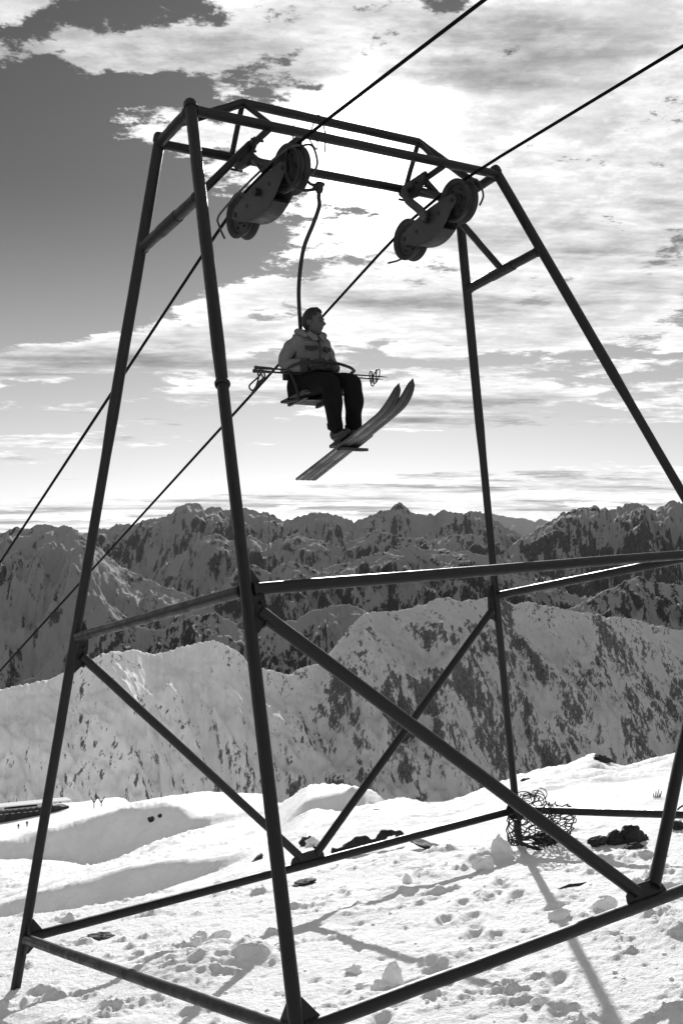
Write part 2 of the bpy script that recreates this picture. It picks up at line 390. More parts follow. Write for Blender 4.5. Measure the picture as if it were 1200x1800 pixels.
def snow_mat():
    m = bpy.data.materials.new('snow'); m.use_nodes = True; nt = m.node_tree; g = NG(nt); b = nt.nodes['Principled BSDF']
    tc = g.n('ShaderNodeTexCoord'); P = tc.outputs['Object']
    b.inputs['Roughness'].default_value = .75; b.inputs['Specular IOR Level'].default_value = .25
    n = g.noise(P, 1.2, 5, .6); nt.links.new(g.ramp(n, .3, .7, .80, .88), b.inputs['Base Color'])
    h = g.add(g.add(g.mul(g.noise(P, 22., 6, .7), .6), g.mul(g.noise(P, 90., 3, .6), .4)), g.mul(g.noise(P, 3.2, 6, .65, .4), 2.2))
    bp = g.n('ShaderNodeBump'); bp.inputs['Strength'].default_value = .9; bp.inputs['Distance'].default_value = .03
    nt.links.new(h, bp.inputs['Height']); nt.links.new(bp.outputs[0], b.inputs['Normal'])
    return m
SNOW = snow_mat()
def grid_obj(name, X, Y, Z, m):
    r, c = X.shape
    me = bpy.data.meshes.new(name)
    co = np.stack([X, Y, Z], -1).reshape(-1, 3).astype(np.float32)
    idx = np.arange(r*c).reshape(r, c)
    q = np.stack([idx[:-1, :-1], idx[:-1, 1:], idx[1:, 1:], idx[1:, :-1]], -1).reshape(-1)
    me.vertices.add(r*c); me.vertices.foreach_set('co', co.ravel())
    nf = (r-1)*(c-1); me.loops.add(nf*4); me.loops.foreach_set('vertex_index', q.astype(np.int32))
    me.polygons.add(nf); me.polygons.foreach_set('loop_start', np.arange(0, nf*4, 4, dtype=np.int32))
    try: me.polygons.foreach_set('loop_total', np.full(nf, 4, dtype=np.int32))
    except Exception: pass
    me.update(calc_edges=True); me.polygons.foreach_set('use_smooth', np.ones(nf, dtype=bool))
    me.materials.append(m)
    o = bpy.data.objects.new(name, me); COL.objects.link(o); o['kind'] = 'structure'; return o
pxs = np.concatenate([np.linspace(-900, -80, 60, endpoint=False), np.linspace(-80, 1280, 640), np.linspace(1280, 2100, 61)[1:]])
ds = np.concatenate([np.exp(np.linspace(math.log(2.4), math.log(14), 540, endpoint=False)), np.exp(np.linspace(math.log(14), math.log(120), 320, endpoint=False)), np.exp(np.linspace(math.log(120), math.log(900), 90))])
PX, D = np.meshgrid(pxs, ds)
X = (PX-CX)/FPX*D
Z = ground_z(X.ravel(), D.ravel()).reshape(X.shape)
grid_obj('snow_slope', X, D, Z, SNOW)
# the slope the photographer stands on, behind and beside the camera
xs = np.linspace(-40, 40, 60); ys = np.linspace(-60, 2.6, 60); XX, YY = np.meshgrid(xs, ys)
grid_obj('snow_slope_behind', XX, YY, plane_z(XX, YY)-.03+.02*fbm(XX*.4, YY*.4, 3), SNOW)

# ================================================================ mountains
def mountain_mat(name, scale, cover, snow, rock, stretch=1., sharp=.05, fine=6., slope_w=1.0, grad=None, snow2=None, tilt=0., kr=.10):
    m = bpy.data.materials.new(name); m.use_nodes = True; nt = m.node_tree; g = NG(nt); b = nt.nodes['Principled BSDF']
    b.inputs['Roughness'].default_value = .9; b.inputs['Specular IOR Level'].default_value = .1
    tc = g.n('ShaderNodeTexCoord'); geo = g.n('ShaderNodeNewGeometry')
    mp = g.n('ShaderNodeMapping'); nt.links.new(tc.outputs['Object'], mp.inputs[0]); mp.inputs['Scale'].default_value = (1.25, .55*stretch, .5); mp.inputs['Rotation'].default_value = (0, tilt, 0)
    P = mp.outputs[0]
    big = g.noise(P, scale*.16, 5, .55, .3); mid = g.noise(P, scale, 7, .66, .2); fn = g.noise(P, scale*fine, 4, .6)
    sp = g.n('ShaderNodeSeparateXYZ'); nt.links.new(geo.outputs['Normal'], sp.inputs[0])
    steep = g.sub(1., sp.outputs[2])
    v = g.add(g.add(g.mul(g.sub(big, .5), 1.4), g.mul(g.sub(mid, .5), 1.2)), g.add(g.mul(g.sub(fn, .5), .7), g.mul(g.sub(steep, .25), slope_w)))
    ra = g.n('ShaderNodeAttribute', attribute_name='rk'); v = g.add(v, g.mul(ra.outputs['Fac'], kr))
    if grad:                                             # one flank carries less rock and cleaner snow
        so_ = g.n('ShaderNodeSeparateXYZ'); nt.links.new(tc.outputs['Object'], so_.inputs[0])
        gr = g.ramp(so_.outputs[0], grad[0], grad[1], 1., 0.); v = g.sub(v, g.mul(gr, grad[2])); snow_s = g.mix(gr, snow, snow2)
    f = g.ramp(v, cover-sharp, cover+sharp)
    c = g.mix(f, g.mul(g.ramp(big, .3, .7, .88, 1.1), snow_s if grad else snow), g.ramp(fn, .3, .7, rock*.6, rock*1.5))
    nt.links.new(c, b.inputs['Base Color'])
    bp = g.n('ShaderNodeBump'); bp.inputs['Strength'].default_value = .6; bp.inputs['Distance'].default_value = .35/scale
    nt.links.new(mid, bp.inputs['Height']); nt.links.new(bp.outputs[0], b.inputs['Normal'])
    return m
def mountains(name, ridge, D, m, slope, front, back, amp, wav, jag=0., crest=4., nx=520, ny=130, dskew=0., px0=-420, px1=1620, spur=1., shear=0., flute=.30):
    """a mountain chain: crest line given by directions at distance D, falling both ways"""
    px = np.linspace(px0, px1, nx); ry = np.interp(px, [r[0] for r in ridge], [r[1] for r in ridge])
    Dr = D*(1+dskew*(px-600)/1000)
    Dr = Dr*(1+.03*perlin(px/140.+D, px*0+3.3))
    zr = (CY-ry)/FPX*Dr
    zr = zr+jag*fbm(px/26.+D*.01, px*0+1.7, 5, .6)-.55*jag*np.abs(fbm(px/9.+D*.02, px*0+4.7, 4, .62))
    tn = np.concatenate([-np.linspace(1, 0, int(ny*.75), endpoint=False)**1.25, np.linspace(0, 1, ny-int(ny*.75))])
    T, PXg = np.meshgrid(tn, px, indexing='ij')
    dl = np.where(T < 0, T*front, T*back)
    Dg = Dr[None, :]+dl; Xg = (PXg-CX)/FPX*Dg
    h = np.abs(dl); sl = np.where(T < 0, slope, slope*.9)
    Zg = zr[None, :]-sl*(np.sqrt(h*h+crest*crest)-crest)
    env = sstep(0, wav*.9, h)
    sx = Xg+shear*Dg
    r1 = fbm(sx/wav+D*.013, Dg/(wav*2.2), 5, .52, ridged=True)
    r2 = fbm(sx/(wav*.22)+5, Dg/(wav*.33)+2, 4, .55)
    # gullies and ribs running down the faces, and crisp crags
    q = fbm(sx/(wav*.9)+3, Dg/(wav*3)+8, 3)
    rib = fbm(sx/(wav*.30)+q*1.6, Dg/(wav*1.5)+q, 5, .6, ridged=True)
    crag = np.abs(fbm(sx/(wav*.10)+7, Dg/(wav*.16)+1, 4, .6))
    Zg = Zg+env*(amp*spur*(r1-.25))+amp*.20*r2*(.25+.75*env)+amp*flute*(rib-.2)*(.12+.88*env)-amp*.10*crag
    bl = np.copy(Zg); kw = 9; kr = np.ones(kw)/kw
    bl = np.apply_along_axis(lambda a: np.convolve(np.pad(a, kw//2, mode='edge'), kr, 'valid'), 1, bl)
    conv = (Zg-bl); conv = np.clip(conv/(conv.std()+1e-6), -1.6, 1.6); rk = .5*conv+.9*(rib-.3)
    o = grid_obj(name, Xg, Dg, Zg, m)
    at_ = o.data.attributes.new('rk', 'FLOAT', 'POINT'); at_.data.foreach_set('value', rk.astype(np.float32).ravel())
    return o
MT = dict(
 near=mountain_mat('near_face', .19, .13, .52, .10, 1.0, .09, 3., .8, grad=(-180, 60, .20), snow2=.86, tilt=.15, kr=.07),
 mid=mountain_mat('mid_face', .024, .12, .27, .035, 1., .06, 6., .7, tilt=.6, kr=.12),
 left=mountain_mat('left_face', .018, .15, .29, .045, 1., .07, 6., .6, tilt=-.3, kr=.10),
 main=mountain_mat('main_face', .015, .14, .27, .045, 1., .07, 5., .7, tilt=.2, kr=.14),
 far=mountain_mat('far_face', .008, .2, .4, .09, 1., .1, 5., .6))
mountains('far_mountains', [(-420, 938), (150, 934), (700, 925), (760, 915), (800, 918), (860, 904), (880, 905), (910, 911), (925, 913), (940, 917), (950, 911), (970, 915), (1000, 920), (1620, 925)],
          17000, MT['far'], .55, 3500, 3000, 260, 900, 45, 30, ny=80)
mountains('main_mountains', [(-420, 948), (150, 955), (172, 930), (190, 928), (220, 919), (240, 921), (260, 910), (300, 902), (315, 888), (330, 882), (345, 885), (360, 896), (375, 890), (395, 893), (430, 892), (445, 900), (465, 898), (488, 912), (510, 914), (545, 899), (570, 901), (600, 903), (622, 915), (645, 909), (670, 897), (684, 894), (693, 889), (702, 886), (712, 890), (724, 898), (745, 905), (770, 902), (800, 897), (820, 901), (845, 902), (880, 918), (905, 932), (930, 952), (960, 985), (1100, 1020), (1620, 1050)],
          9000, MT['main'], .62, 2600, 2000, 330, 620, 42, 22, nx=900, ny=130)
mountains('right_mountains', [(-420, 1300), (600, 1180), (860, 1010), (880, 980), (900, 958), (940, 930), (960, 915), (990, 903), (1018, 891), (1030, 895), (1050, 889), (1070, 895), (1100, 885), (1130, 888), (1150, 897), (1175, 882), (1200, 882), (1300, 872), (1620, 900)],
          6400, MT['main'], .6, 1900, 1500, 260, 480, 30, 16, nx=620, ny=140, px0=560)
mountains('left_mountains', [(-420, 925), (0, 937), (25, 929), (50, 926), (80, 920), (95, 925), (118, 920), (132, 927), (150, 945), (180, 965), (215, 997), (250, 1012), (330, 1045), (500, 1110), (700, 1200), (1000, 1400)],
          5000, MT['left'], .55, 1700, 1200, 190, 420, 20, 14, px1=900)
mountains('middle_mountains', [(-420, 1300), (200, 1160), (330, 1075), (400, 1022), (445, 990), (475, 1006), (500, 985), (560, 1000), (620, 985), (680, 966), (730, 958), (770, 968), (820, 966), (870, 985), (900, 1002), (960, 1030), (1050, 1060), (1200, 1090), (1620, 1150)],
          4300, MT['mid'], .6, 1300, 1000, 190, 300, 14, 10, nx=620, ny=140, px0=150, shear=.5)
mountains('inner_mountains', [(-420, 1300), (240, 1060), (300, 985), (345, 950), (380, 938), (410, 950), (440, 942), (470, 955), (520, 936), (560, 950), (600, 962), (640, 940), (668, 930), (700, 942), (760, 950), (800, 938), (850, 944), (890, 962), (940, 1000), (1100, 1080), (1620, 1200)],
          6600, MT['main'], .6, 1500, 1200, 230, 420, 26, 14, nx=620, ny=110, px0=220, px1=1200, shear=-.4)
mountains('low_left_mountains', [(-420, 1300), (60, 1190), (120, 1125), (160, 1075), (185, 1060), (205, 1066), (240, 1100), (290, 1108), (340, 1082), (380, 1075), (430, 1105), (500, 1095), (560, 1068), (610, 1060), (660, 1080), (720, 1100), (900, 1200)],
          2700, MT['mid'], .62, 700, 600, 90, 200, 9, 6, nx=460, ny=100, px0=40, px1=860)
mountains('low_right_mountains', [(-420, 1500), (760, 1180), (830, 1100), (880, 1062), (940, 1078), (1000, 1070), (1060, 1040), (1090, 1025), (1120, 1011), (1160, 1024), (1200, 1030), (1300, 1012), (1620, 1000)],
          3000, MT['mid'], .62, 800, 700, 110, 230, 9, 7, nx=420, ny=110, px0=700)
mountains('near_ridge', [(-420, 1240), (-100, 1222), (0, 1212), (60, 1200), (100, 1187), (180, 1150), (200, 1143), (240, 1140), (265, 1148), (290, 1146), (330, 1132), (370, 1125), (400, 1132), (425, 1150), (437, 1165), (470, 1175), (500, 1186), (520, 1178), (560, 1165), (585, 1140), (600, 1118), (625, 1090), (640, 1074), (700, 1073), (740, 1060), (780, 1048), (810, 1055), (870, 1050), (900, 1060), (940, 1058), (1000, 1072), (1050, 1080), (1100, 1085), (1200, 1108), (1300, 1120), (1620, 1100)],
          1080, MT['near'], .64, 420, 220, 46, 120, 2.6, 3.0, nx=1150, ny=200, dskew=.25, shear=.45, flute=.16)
# valley floor out to the horizon
xs = np.linspace(-40000, 40000, 60); ys = np.linspace(-15000, 40000, 60); XX, YY = np.meshgrid(xs, ys)
grid_obj('valley_floor', XX, YY, XX*0-1700., MT['left'])

# thin winter haze in the air over the valleys
hz_ = MB(); hz_.box((0, 12500, -651), (41000, 0, 0), (0, 28500, 0), (0, 0, 1051)); ho_ = hz_.build('haze', None, None, smooth=False); ho_['kind'] = 'stuff'
hm_ = bpy.data.materials.new('haze'); hm_.use_nodes = True; hn_ = hm_.node_tree; hn_.nodes.clear()
ov_ = hn_.nodes.new('ShaderNodeOutputMaterial'); pv_ = hn_.nodes.new('ShaderNodeVolumePrincipled'); hn_.links.new(pv_.outputs[0], ov_.inputs['Volume'])
pv_.inputs['Color'].default_value = (.95, .95, .95, 1); pv_.inputs['Density'].default_value = 2.6e-6; pv_.inputs['Anisotropy'].default_value = .3
ho_.data.materials.append(hm_)
# ================================================================ lift tower
TR = Matrix(((0.81038956, -0.56944475, -0.1378457), (0.58522781, 0.79794368, 0.14420229), (0.02787786, -0.19753117, 0.97990013)))
TT = Vector((0.88782501, 9.12010519, -3.08539241))
TH, HM, HR = 6.48, 2.4221, 5.5938
def TL(x, y, z): return TR @ Vector((x, y, z))+TT
def TD(x, y, z): return (TR @ Vector((x, y, z))).normalized()
def corner(n, z):
    t = z/TH; hx = 2.8832+(1.7083-2.8832)*t; hy = 2.1354+(.2936-2.1354)*t
    s = {'A': (-1, -1), 'B': (-1, 1), 'C': (1, -1), 'D': (1, 1)}[n]
    return TL(s[0]*hx, s[1]*hy, z)
tower = empty('lift_tower', TL(0, 0, 0), 'tall dark tubular steel chairlift tower standing astride the slope on four splayed legs', 'lift tower')
def pipe(name, a, b, r, n=20, seg=14, wob=.0015, m=None, r2=None, parent=None):
    a, b = Vector(a), Vector(b); pts = []; rr = []
    for i in range(seg+1):
        t = i/seg; p = a.lerp(b, t)
        if 0 < i < seg: p = p+Vector((random.uniform(-1, 1), random.uniform(-1, 1), random.uniform(-1, 1)))*wob
        pts.append(p); rr.append((r if r2 is None else r+(r2-r)*t)*(1+random.uniform(-.012, .012)))
    mb = MB(); mb.tube(pts, rr, n)
    return mb.build(name, m or M['steel'], parent or tower)
for n, foot in (('A', -.75), ('B', -.62), ('C', -.6), ('D', -.62)):
    a = corner(n, foot); b = corner(n, TH+.03)
    jn = corner(n, 3.9)
    mb = MB()
    lo = [a.lerp(jn, t/8)+Vector((random.uniform(-1, 1), random.uniform(-1, 1), 0))*.0015 for t in range(9)]
    hi = [jn.lerp(b, t/8)+Vector((random.uniform(-1, 1), random.uniform(-1, 1), 0))*.0015 for t in range(1, 9)]
    mb.tube(lo+hi, [.0415]*9+[.0495]*1+[.0480]*7, 20)
    leg = mb.build('leg', M['steel'], tower)
    # welded collar where the two lengths of pipe meet, and the cap on top
    w = MB(); ax = (b-a).normalized()
    if n == 'A':
        w.lathe(jn+ax*.02, (ax+TD(.3, .2, 0)*.35).normalized(), [(-.022, .044), (-.016, .053), (0, .057), (.016, .053), (.022, .047)], 20); w.build('weld_collar', M['steel2'], leg)
    w = MB(); w.lathe(b, ax, [(-.03, .0), (-.03, .056), (.02, .056), (.045, .045), (.055, .0)], 18); w.build('end_cap', M['steel2'], leg)
def between(n1, n2, z, r, name, trim=.03, z2=None, **k):
    a, b = corner(n1, z), corner(n2, z if z2 is None else z2); d = (b-a).normalized()
    p_ = pipe(name, a+d*trim, b-d*trim, r, **k)
    for e_, s_ in ((a, 1), (b, -1)):
        w_ = MB(); w_.lathe(e_+d*s_*.052, d, [(-.012, r*.98), (-.006, r*1.13), (.004, r*1.10), (.010, r*.98)], 18); w_.build('weld_bead', M['steel2'], p_)
    return p_
for (a, b) in (('A', 'C'), ('B', 'D'), ('B', 'A'), ('D', 'C')): between(a, b, 0, .041, 'base_beam')
for (a, b) in (('A', 'C'), ('B', 'A'), ('D', 'C')): between(a, b, HM, .042, 'ring_beam', .05)
for (a, b) in (('B', 'A'), ('D', 'C')):
    rung = between(a, b, HR, .047, 'end_rung', .03)
    mid = corner(a, HR).lerp(corner(b, HR), .5); dr = (corner(b, HR)-corner(a, HR)).normalized()
    w = MB(); w.lathe(mid, dr, [(-.16, .047), (-.158, .053), (.158, .053), (.16, .047)], 18); w.build('sleeve', M['steel'], rung)
for (a, b) in (('A', 'C'), ('B', 'D')): between(a, b, TH-.01, .042 if a == 'A' else .040, 'crossbeam_chord')
for (a, b) in (('B', 'A'), ('D', 'C')): between(a, b, TH-.01, .045, 'top_end_beam')
# ridge chord of the crossbeam with its sloping ends and braces
RX, RZ = .9993, .3533
rl, rr_ = TL(-RX, 0, TH+RZ), TL(RX, 0, TH+RZ)
pipe('ridge_chord', rl, rr_, .040)
for s, r0 in ((-1, rl), (1, rr_)):
    pipe('ridge_end', r0, TL(s*1.70, 0, TH+.02), .038)
    pipe('truss_brace', r0, TL(s*RX*1.0, .29, TH), .024, seg=5)
    pipe('truss_brace', r0, TL(s*RX*.92, -.29, TH), .024, seg=5)
    # knee brace from the middle of the end rung up to the crossbeam
    q = corner('A' if s < 0 else 'C', HR).lerp(corner('B' if s < 0 else 'D', HR), .5)
    kb = pipe('knee_brace', q, TL(s*.98, 0, TH-.03), .034, seg=8)
    w = MB(); dq = (TL(s*.98, 0, TH-.03)-q).normalized()
    w.tube([TL(s*.98, -.3, TH-.05), TL(s*.98, .3, TH-.05)], .03, 12); w.build('cross_tie', M['steel'], tower)
# K-bracing of the two broad faces
def face_pt(n1, n2, t, z): return corner(n1, z).lerp(corner(n2, z), t)
def bolt(c, nrm, r, parent):
    w = MB(); nrm = Vector(nrm).normalized(); c = Vector(c)
    w.lathe(c, nrm, [(-.028, 0), (-.028, r), (.028, r), (.028, 0)], 6)
    w.build('bolt', M['black'], parent, smooth=False)
for (n1, n2, fs) in (('A', 'C', -1), ('B', 'D', 1)):
    nrm = (face_pt(n1, n2, 1, 0)-face_pt(n1, n2, 0, 0)).cross(face_pt(n1, n2, 0, HM)-face_pt(n1, n2, 0, 0)).normalized()
    br = .045 if n1 == 'A' else .040
    for e, o in ((0, .42-.5), (1, .5-.42)):
        top = face_pt(n1, n2, .016 if e == 0 else .984, HM-.15); bot = face_pt(n1, n2, .5+(-.016 if e == 0 else .016), .085)
        pipe('diagonal_brace', top, bot, br, seg=16)
        # gusset at leg and ring beam
        sg = 1 if e == 0 else -1; f = lambda u, z: face_pt(n1, n2, u if e == 0 else 1-u, z)
        gp = MB(); gp.prism([f(.0, HM+.17), f(.006, HM+.16), f(.024, HM+.03), f(.027, HM-.12), f(.024, HM-.22), f(.0, HM-.33)], nrm, .016)
        gpo = gp.build('gusset_plate', M['steel2'], tower, smooth=False)
        bolt(f(.018, HM-.09), nrm, .012, gpo); bolt(f(.022, HM-.235), nrm, .014, gpo)
    gp = MB(); f = lambda u, z: face_pt(n1, n2, u, z)
    gp.prism([f(.462, .0), f(.466, .085), f(.480, .13), f(.515, .13), f(.530, .085), f(.536, .0)], nrm, .016)
    gpo = gp.build('gusset_plate', M['steel2'], tower, smooth=False)
    for du in (-.018, .018):
        t_ = MB(); q_ = f(.5+du, .13)-nrm*.045; t_.lathe(q_, nrm, [(-.014, 0), (-.014, .015), (.014, .015), (.014, 0)], 6); t_.build('bolt', M['black'], gpo, smooth=False)
# gussets at the base corners
for n, o1, o2 in (('A', 'C', 'B'), ('B', 'D', 'A'), ('D', 'B', 'C'), ('C', 'A', 'D')):
    for o in (o1, o2):
        nrm = (corner(o, 0)-corner(n, 0)).cross(corner(n, 1)-corner(n, 0)).normalized(); L_ = (corner(o, 0)-corner(n, 0)).length
        f = lambda u, z: corner(n, z).lerp(corner(o, z), u/L_)
        gp = MB(); gp.prism([f(0, .17), f(.05, .15), f(.16, .03), f(.16, -.03), f(.06, -.13), f(0, -.14)], nrm, .014); gp.build('gusset_plate', M['steel2'], tower, smooth=False)
# odd lengths of wire left hanging from the crossbeam
for pts in ([(-.70, -.29, TH+.05), (-.73, -.30, TH-.05), (-.70, -.27, TH-.18), (-.66, -.22, TH-.08)],
            [(-.56, -.3, TH+.03), (-.60, -.34, TH-.06), (-.52, -.33, TH-.16), (-.47, -.3, TH-.03)],
            [(-.45, -.2, TH+.1), (-.42, -.3, TH+.2), (-.40, -.33, TH+.02), (-.41, -.30, TH-.15)],
            [(.98, .1, TH-.05), (1.02, 0, TH-.12), (1.0, -.05, TH-.2), (.96, -.02, TH-.08)]):
    w = MB(); w.tube(spline([TL(*p) for p in pts], 6), .006, 6); w.build('hanging_wire', M['black'], tower)

# ================================================================ sheave assemblies and ropes
AX = TD(1, 0, 0)
def sheave_assembly(x, z, w, dz, label, left):
    c = TL(x, 0, z); root = empty('sheave_assembly', c, label, 'sheaves', 'sheave assemblies hung under the crossbeam')
    up = TL(x, -w/2, z+dz); lo = TL(x, w/2, z-dz)
    u = (up-lo).normalized(); v = AX.cross(u).normalized()
    if v.z > 0: v = -v                     # v points down, away from the rope
    for cc in (up, lo):
        R_ = .205
        mb = MB()
        mb.lathe(cc, AX, [(-.058, .05), (-.058, .065), (-.030, .075), (-.028, .150), (-.050, .165), (-.062, .185), (-.062, R_), (-.050, R_), (-.022, R_-.032), (.022, R_-.032), (.050, R_), (.062, R_), (.062, .185), (.050, .165), (.028, .150), (.030, .075), (.058, .065), (.058, .05)], 44)
        wheel = mb.build('sheave_wheel', M['cast'], root)
        t = MB(); t.lathe(cc, AX, [(-.024, R_-.026), (-.012, R_-.033), (.012, R_-.033), (.024, R_-.026)], 40); t.build('rope_liner', M['rubber'], wheel)
        t = MB(); t.tube([cc-AX*.10, cc+AX*.10], .022, 12); t.build('axle', M['black'], wheel)
        for s in (-1, 1):
            t = MB(); t.lathe(cc+AX*s*.075, AX, [(-.012, 0), (-.012, .05), (.012, .05), (.012, 0)], 16); t.build('hub_cap', M['cast2'], wheel)
            for k in range(6):
                a_ = k*PI/3+.3; t = MB(); q = cc+AX*s*.034+(u*math.cos(a_)+v*math.sin(a_))*.115
                t.lathe(q, AX, [(-.008, 0), (-.008, .011), (.008, .011), (.008, 0)], 6); t.build('rim_bolt', M['black'], wheel)
    # two lens-shaped cheek plates, deep below the rope line
    L_ = (up-lo).length
    def prof(t):      # t 0 (lower end) .. 1 (upper end): top and bottom edge offsets along v
        top = -.055-.035*math.sin(PI*t); bot = .05+.155*math.sin(PI*min(max(t*1.02, 0), 1))**.9
        return top, bot
    ts = [i/16 for i in range(17)]
    for s in (-1, 1):
        poly = [lo+u*(L_*t)+v*prof(t)[0] for t in ts]; poly = [lo-u*.06]+poly+[up+u*.05]+[lo+u*(L_*t)+v*prof(t)[1] for t in reversed(ts)]
        pl = MB(); pl.prism([p+AX*s*.082 for p in poly], AX, .014); cp = pl.build('cheek_plate', M['cast2'], root, smooth=False)
        # raised lip along the edge of the plate
        lip = MB(); lip.tube([p+AX*s*.084 for p in poly], .0085, 6, closed=True); lip.build('cheek_lip', M['cast2'], cp)
        for t in (.25, .72):
            h = MB(); q = lo+u*(L_*t)+v*.02+AX*s*.0895
            h.lathe(q, AX, [(-.004, 0), (-.004, .020), (.004, .020), (.004, 0)], 14); h.build('plate_bolt', M['black'], cp)
    # belly plate joining the cheeks
    bel = MB(); bt = [i/10*.5+.22 for i in range(11)]
    vs = []; fs = []
    for t in bt:
        for s in (-1, 1): vs.append(lo+u*(L_*t)+v*(prof(t)[1]+.010)+AX*s*.078)
        for s in (1, -1): vs.append(lo+u*(L_*t)+v*(prof(t)[1]-.010)+AX*s*.078)
    for i in range(len(bt)-1):
        for j in range(4): fs.append((i*4+j, i*4+(j+1) % 4, i*4+4+(j+1) % 4, i*4+4+j))
    fs += [(0, 1, 2, 3), tuple(4*(len(bt)-1)+k for k in (3, 2, 1, 0))]
    bel.add(vs, fs); bel.build('belly_plate', M['cast'], root, smooth=False)
    mb = MB(); mc = lo.lerp(up, .5); mb.tube([mc-AX*.13, mc+AX*.13], .035, 14); mb.build('pivot_axle', M['black'], root)
    # curved hanger arms up to the crossbeam
    hx = x-.02
    if left: ap = [mc+AX*.10, mc+AX*.17-v*.08, TL(x+.16, .14, z+.24), TL(x+.08, .17, z+.38), TL(x-.04, .14, TH-.04)]
    else: ap = [mc-AX*.10-v*.02, mc-AX*.16-v*.10, TL(x-.20, .12, z+.26), TL(x-.17, .16, z+.38), TL(x-.10, .12, TH-.04)]
    a1 = MB(); a1.tube(spline(ap, 6), [.042]*12+[.036]*13, 12)
    a1.build('hanger_arm', M['cast2'], root)
    a2 = MB(); a2.tube(spline([TL(x-.10, .12, TH-.06), TL(x-.02, .05, z+.34), TL(x+.06, -.05, z+.24), TL(x+.11, -.10, z+.10), mc+AX*.12], 6), .024, 10)
    a2.build('hanger_arm', M['cast2'], root)
    br = MB(); bc = TL(x-.10, .10, TH-.06)
    br.prism([bc+TD(0, 1, 0)*.22+TD(0, 0, 1)*.06, bc+TD(0, -1, 0)*.20+TD(0, 0, 1)*.05, bc+TD(0, -1, 0)*.19-TD(0, 0, 1)*.0, bc+TD(0, -1, 0)*.02-TD(0, 0, 1)*.13, bc+TD(0, 1, 0)*.14-TD(0, 0, 1)*.10, bc+TD(0, 1, 0)*.22-TD(0, 0, 1)*.01], AX, .035)
    bro = br.build('mounting_bracket', M['cast'], root, smooth=False)
    for k in range(4):
        q = bc+TD(0, 1, 0)*(-.2+.13*k)+TD(0, 0, 1)*(.02-.03*k)
        t = MB(); t.tube([q-AX*.05, q+AX*.07], .012, 8); t.build('clamp_bolt', M['black'], bro)
    # rope catcher rods
    rr = MB()
    if left:
        rr.tube(spline([up+u*.30-AX*.10-v*.03, up+u*.12-AX*.105-v*.10, mc-AX*.115-v*.13, lo-u*.16-AX*.11-v*.12, lo-u*.27-AX*.11-v*.08], 6)+[lo-u*.27-AX*.09+v*.02, lo-u*.26-AX*.07+v*.10], .010, 8)
    else:
        rr.tube([lo+AX*.06+v*.12-u*.02, lo-u*.15-AX*.12+v*.17, lo-u*.19-AX*.20+v*.18], .010, 8)
    rr.build('rope_catcher', M['cast2'], root)
    gl = MB(); gl.tube(spline([up+AX*.07-v*.20+u*.02, up+AX*.13-v*.16+u*.16, up+AX*.13+v*.02+u*.20, up+AX*.09+v*.12+u*.16], 6), .010, 8); gl.build('guard_loop', M['cast2'], root)
    return up, lo, u, v
A1 = sheave_assembly(-.8783, 6.0058, .8223, .0275, 'twin-wheel sheave assembly directly above the hanger of the occupied chair', True)
A2 = sheave_assembly(1.0420, 6.0126, .7479, .0369, 'twin-wheel sheave assembly nearer the right-hand legs, with no chair below it', False)
DU = Vector((.834, -1., .266)).normalized(); DL = Vector((-.55, 1., -.406)).normalized()
for (up, lo, u, v), lab in ((A1, 'dark steel haul rope running over the sheaves above the occupied chair'), (A2, 'dark steel haul rope running over the sheaves by the right-hand legs')):
    tu, tl = up-v*.185, lo-v*.185
    pts = []
    # rope: from the valley, bent over the two wheels, on up past the camera's right
    far = [tl+DL*s for s in (46, 30, 18, 10, 5, 2, .6)]
    near = [tu+DU*s for s in (.6, 2, 4, 6.5, 9, 12, 20)]
    far = [p+Vector((0, 0, 0)) for p in far]
    pts = far+[tl+DL*.12+v*.012, tl-v*.002, tl.lerp(tu, .5)-v*.004, tu-v*.002, tu+DU*.12+v*.012]+near
    rp = MB(); rp.tube(pts, [.024]*3+[.019]*2+[.0150]*(len(pts)-5), 10); tag(rp.build('haul_rope', M['rope'], None), lab, 'rope', 'the two haul ropes of the lift')

# ================================================================ chair
F = Vector((.60, -.80, 0)); L = Vector((.80, .60, 0)); U = Vector((0, 0, 1))
O = Vector((-.250, 9.25, .965)); K = .97
def PL(f, l, u):
    if u > .25: u = .25+(u-.25)*.90
    return O+(F*f+L*l+U*u)*K
chair = empty('lift_chair', PL(0, 0, 0), 'single-seat chairlift chair with a wooden seat and long bent iron hanger, carrying the skier', 'chair')
def smalltube(name, pts, r, m, parent, n=12, k=6): w = MB(); w.tube(spline(pts, k), r, n); return w.build(name, m, parent)
hd = 9.02
hg = smalltube('hanger', [at(563, 326, hd), at(560, 345, hd), at(561, 362, hd), at(551, 392, hd), at(535, 432, hd+.05), at(528, 470, hd+.12), at(525, 510, hd+.22), at(526, 545, hd+.28), at(528, 582, hd+.30), PL(-.19, 0, .40), PL(-.19, 0, .10), PL(-.17, 0, -.01)], .0175, M['black'], chair)
smalltube('grip_arm', [at(505, 262, hd+.1), at(503, 300, hd+.02), at(511, 322, hd-.05), at(530, 334, hd-.04), at(552, 333, hd), at(560, 330, hd)], .013, M['black'], chair)
smalltube('grip_arm', [at(524, 262, hd+.1), at(534, 290, hd+.05), at(536, 310, hd), at(545, 323, hd), at(556, 325, hd), at(563, 323, hd)], .013, M['black'], chair)
w = MB(); w.lathe(at(561, 328, hd), U, [(-.05, 0), (-.05, .026), (-.03, .034), (.02, .036), (.035, .028), (.035, 0)], 14); w.build('hanger_socket', M['black'], hg)
w = MB(); w.tube([at(552, 330, hd-.05), at(568, 324, hd+.06)], .018, 10); w.build('cross_pin', M['black'], hg)
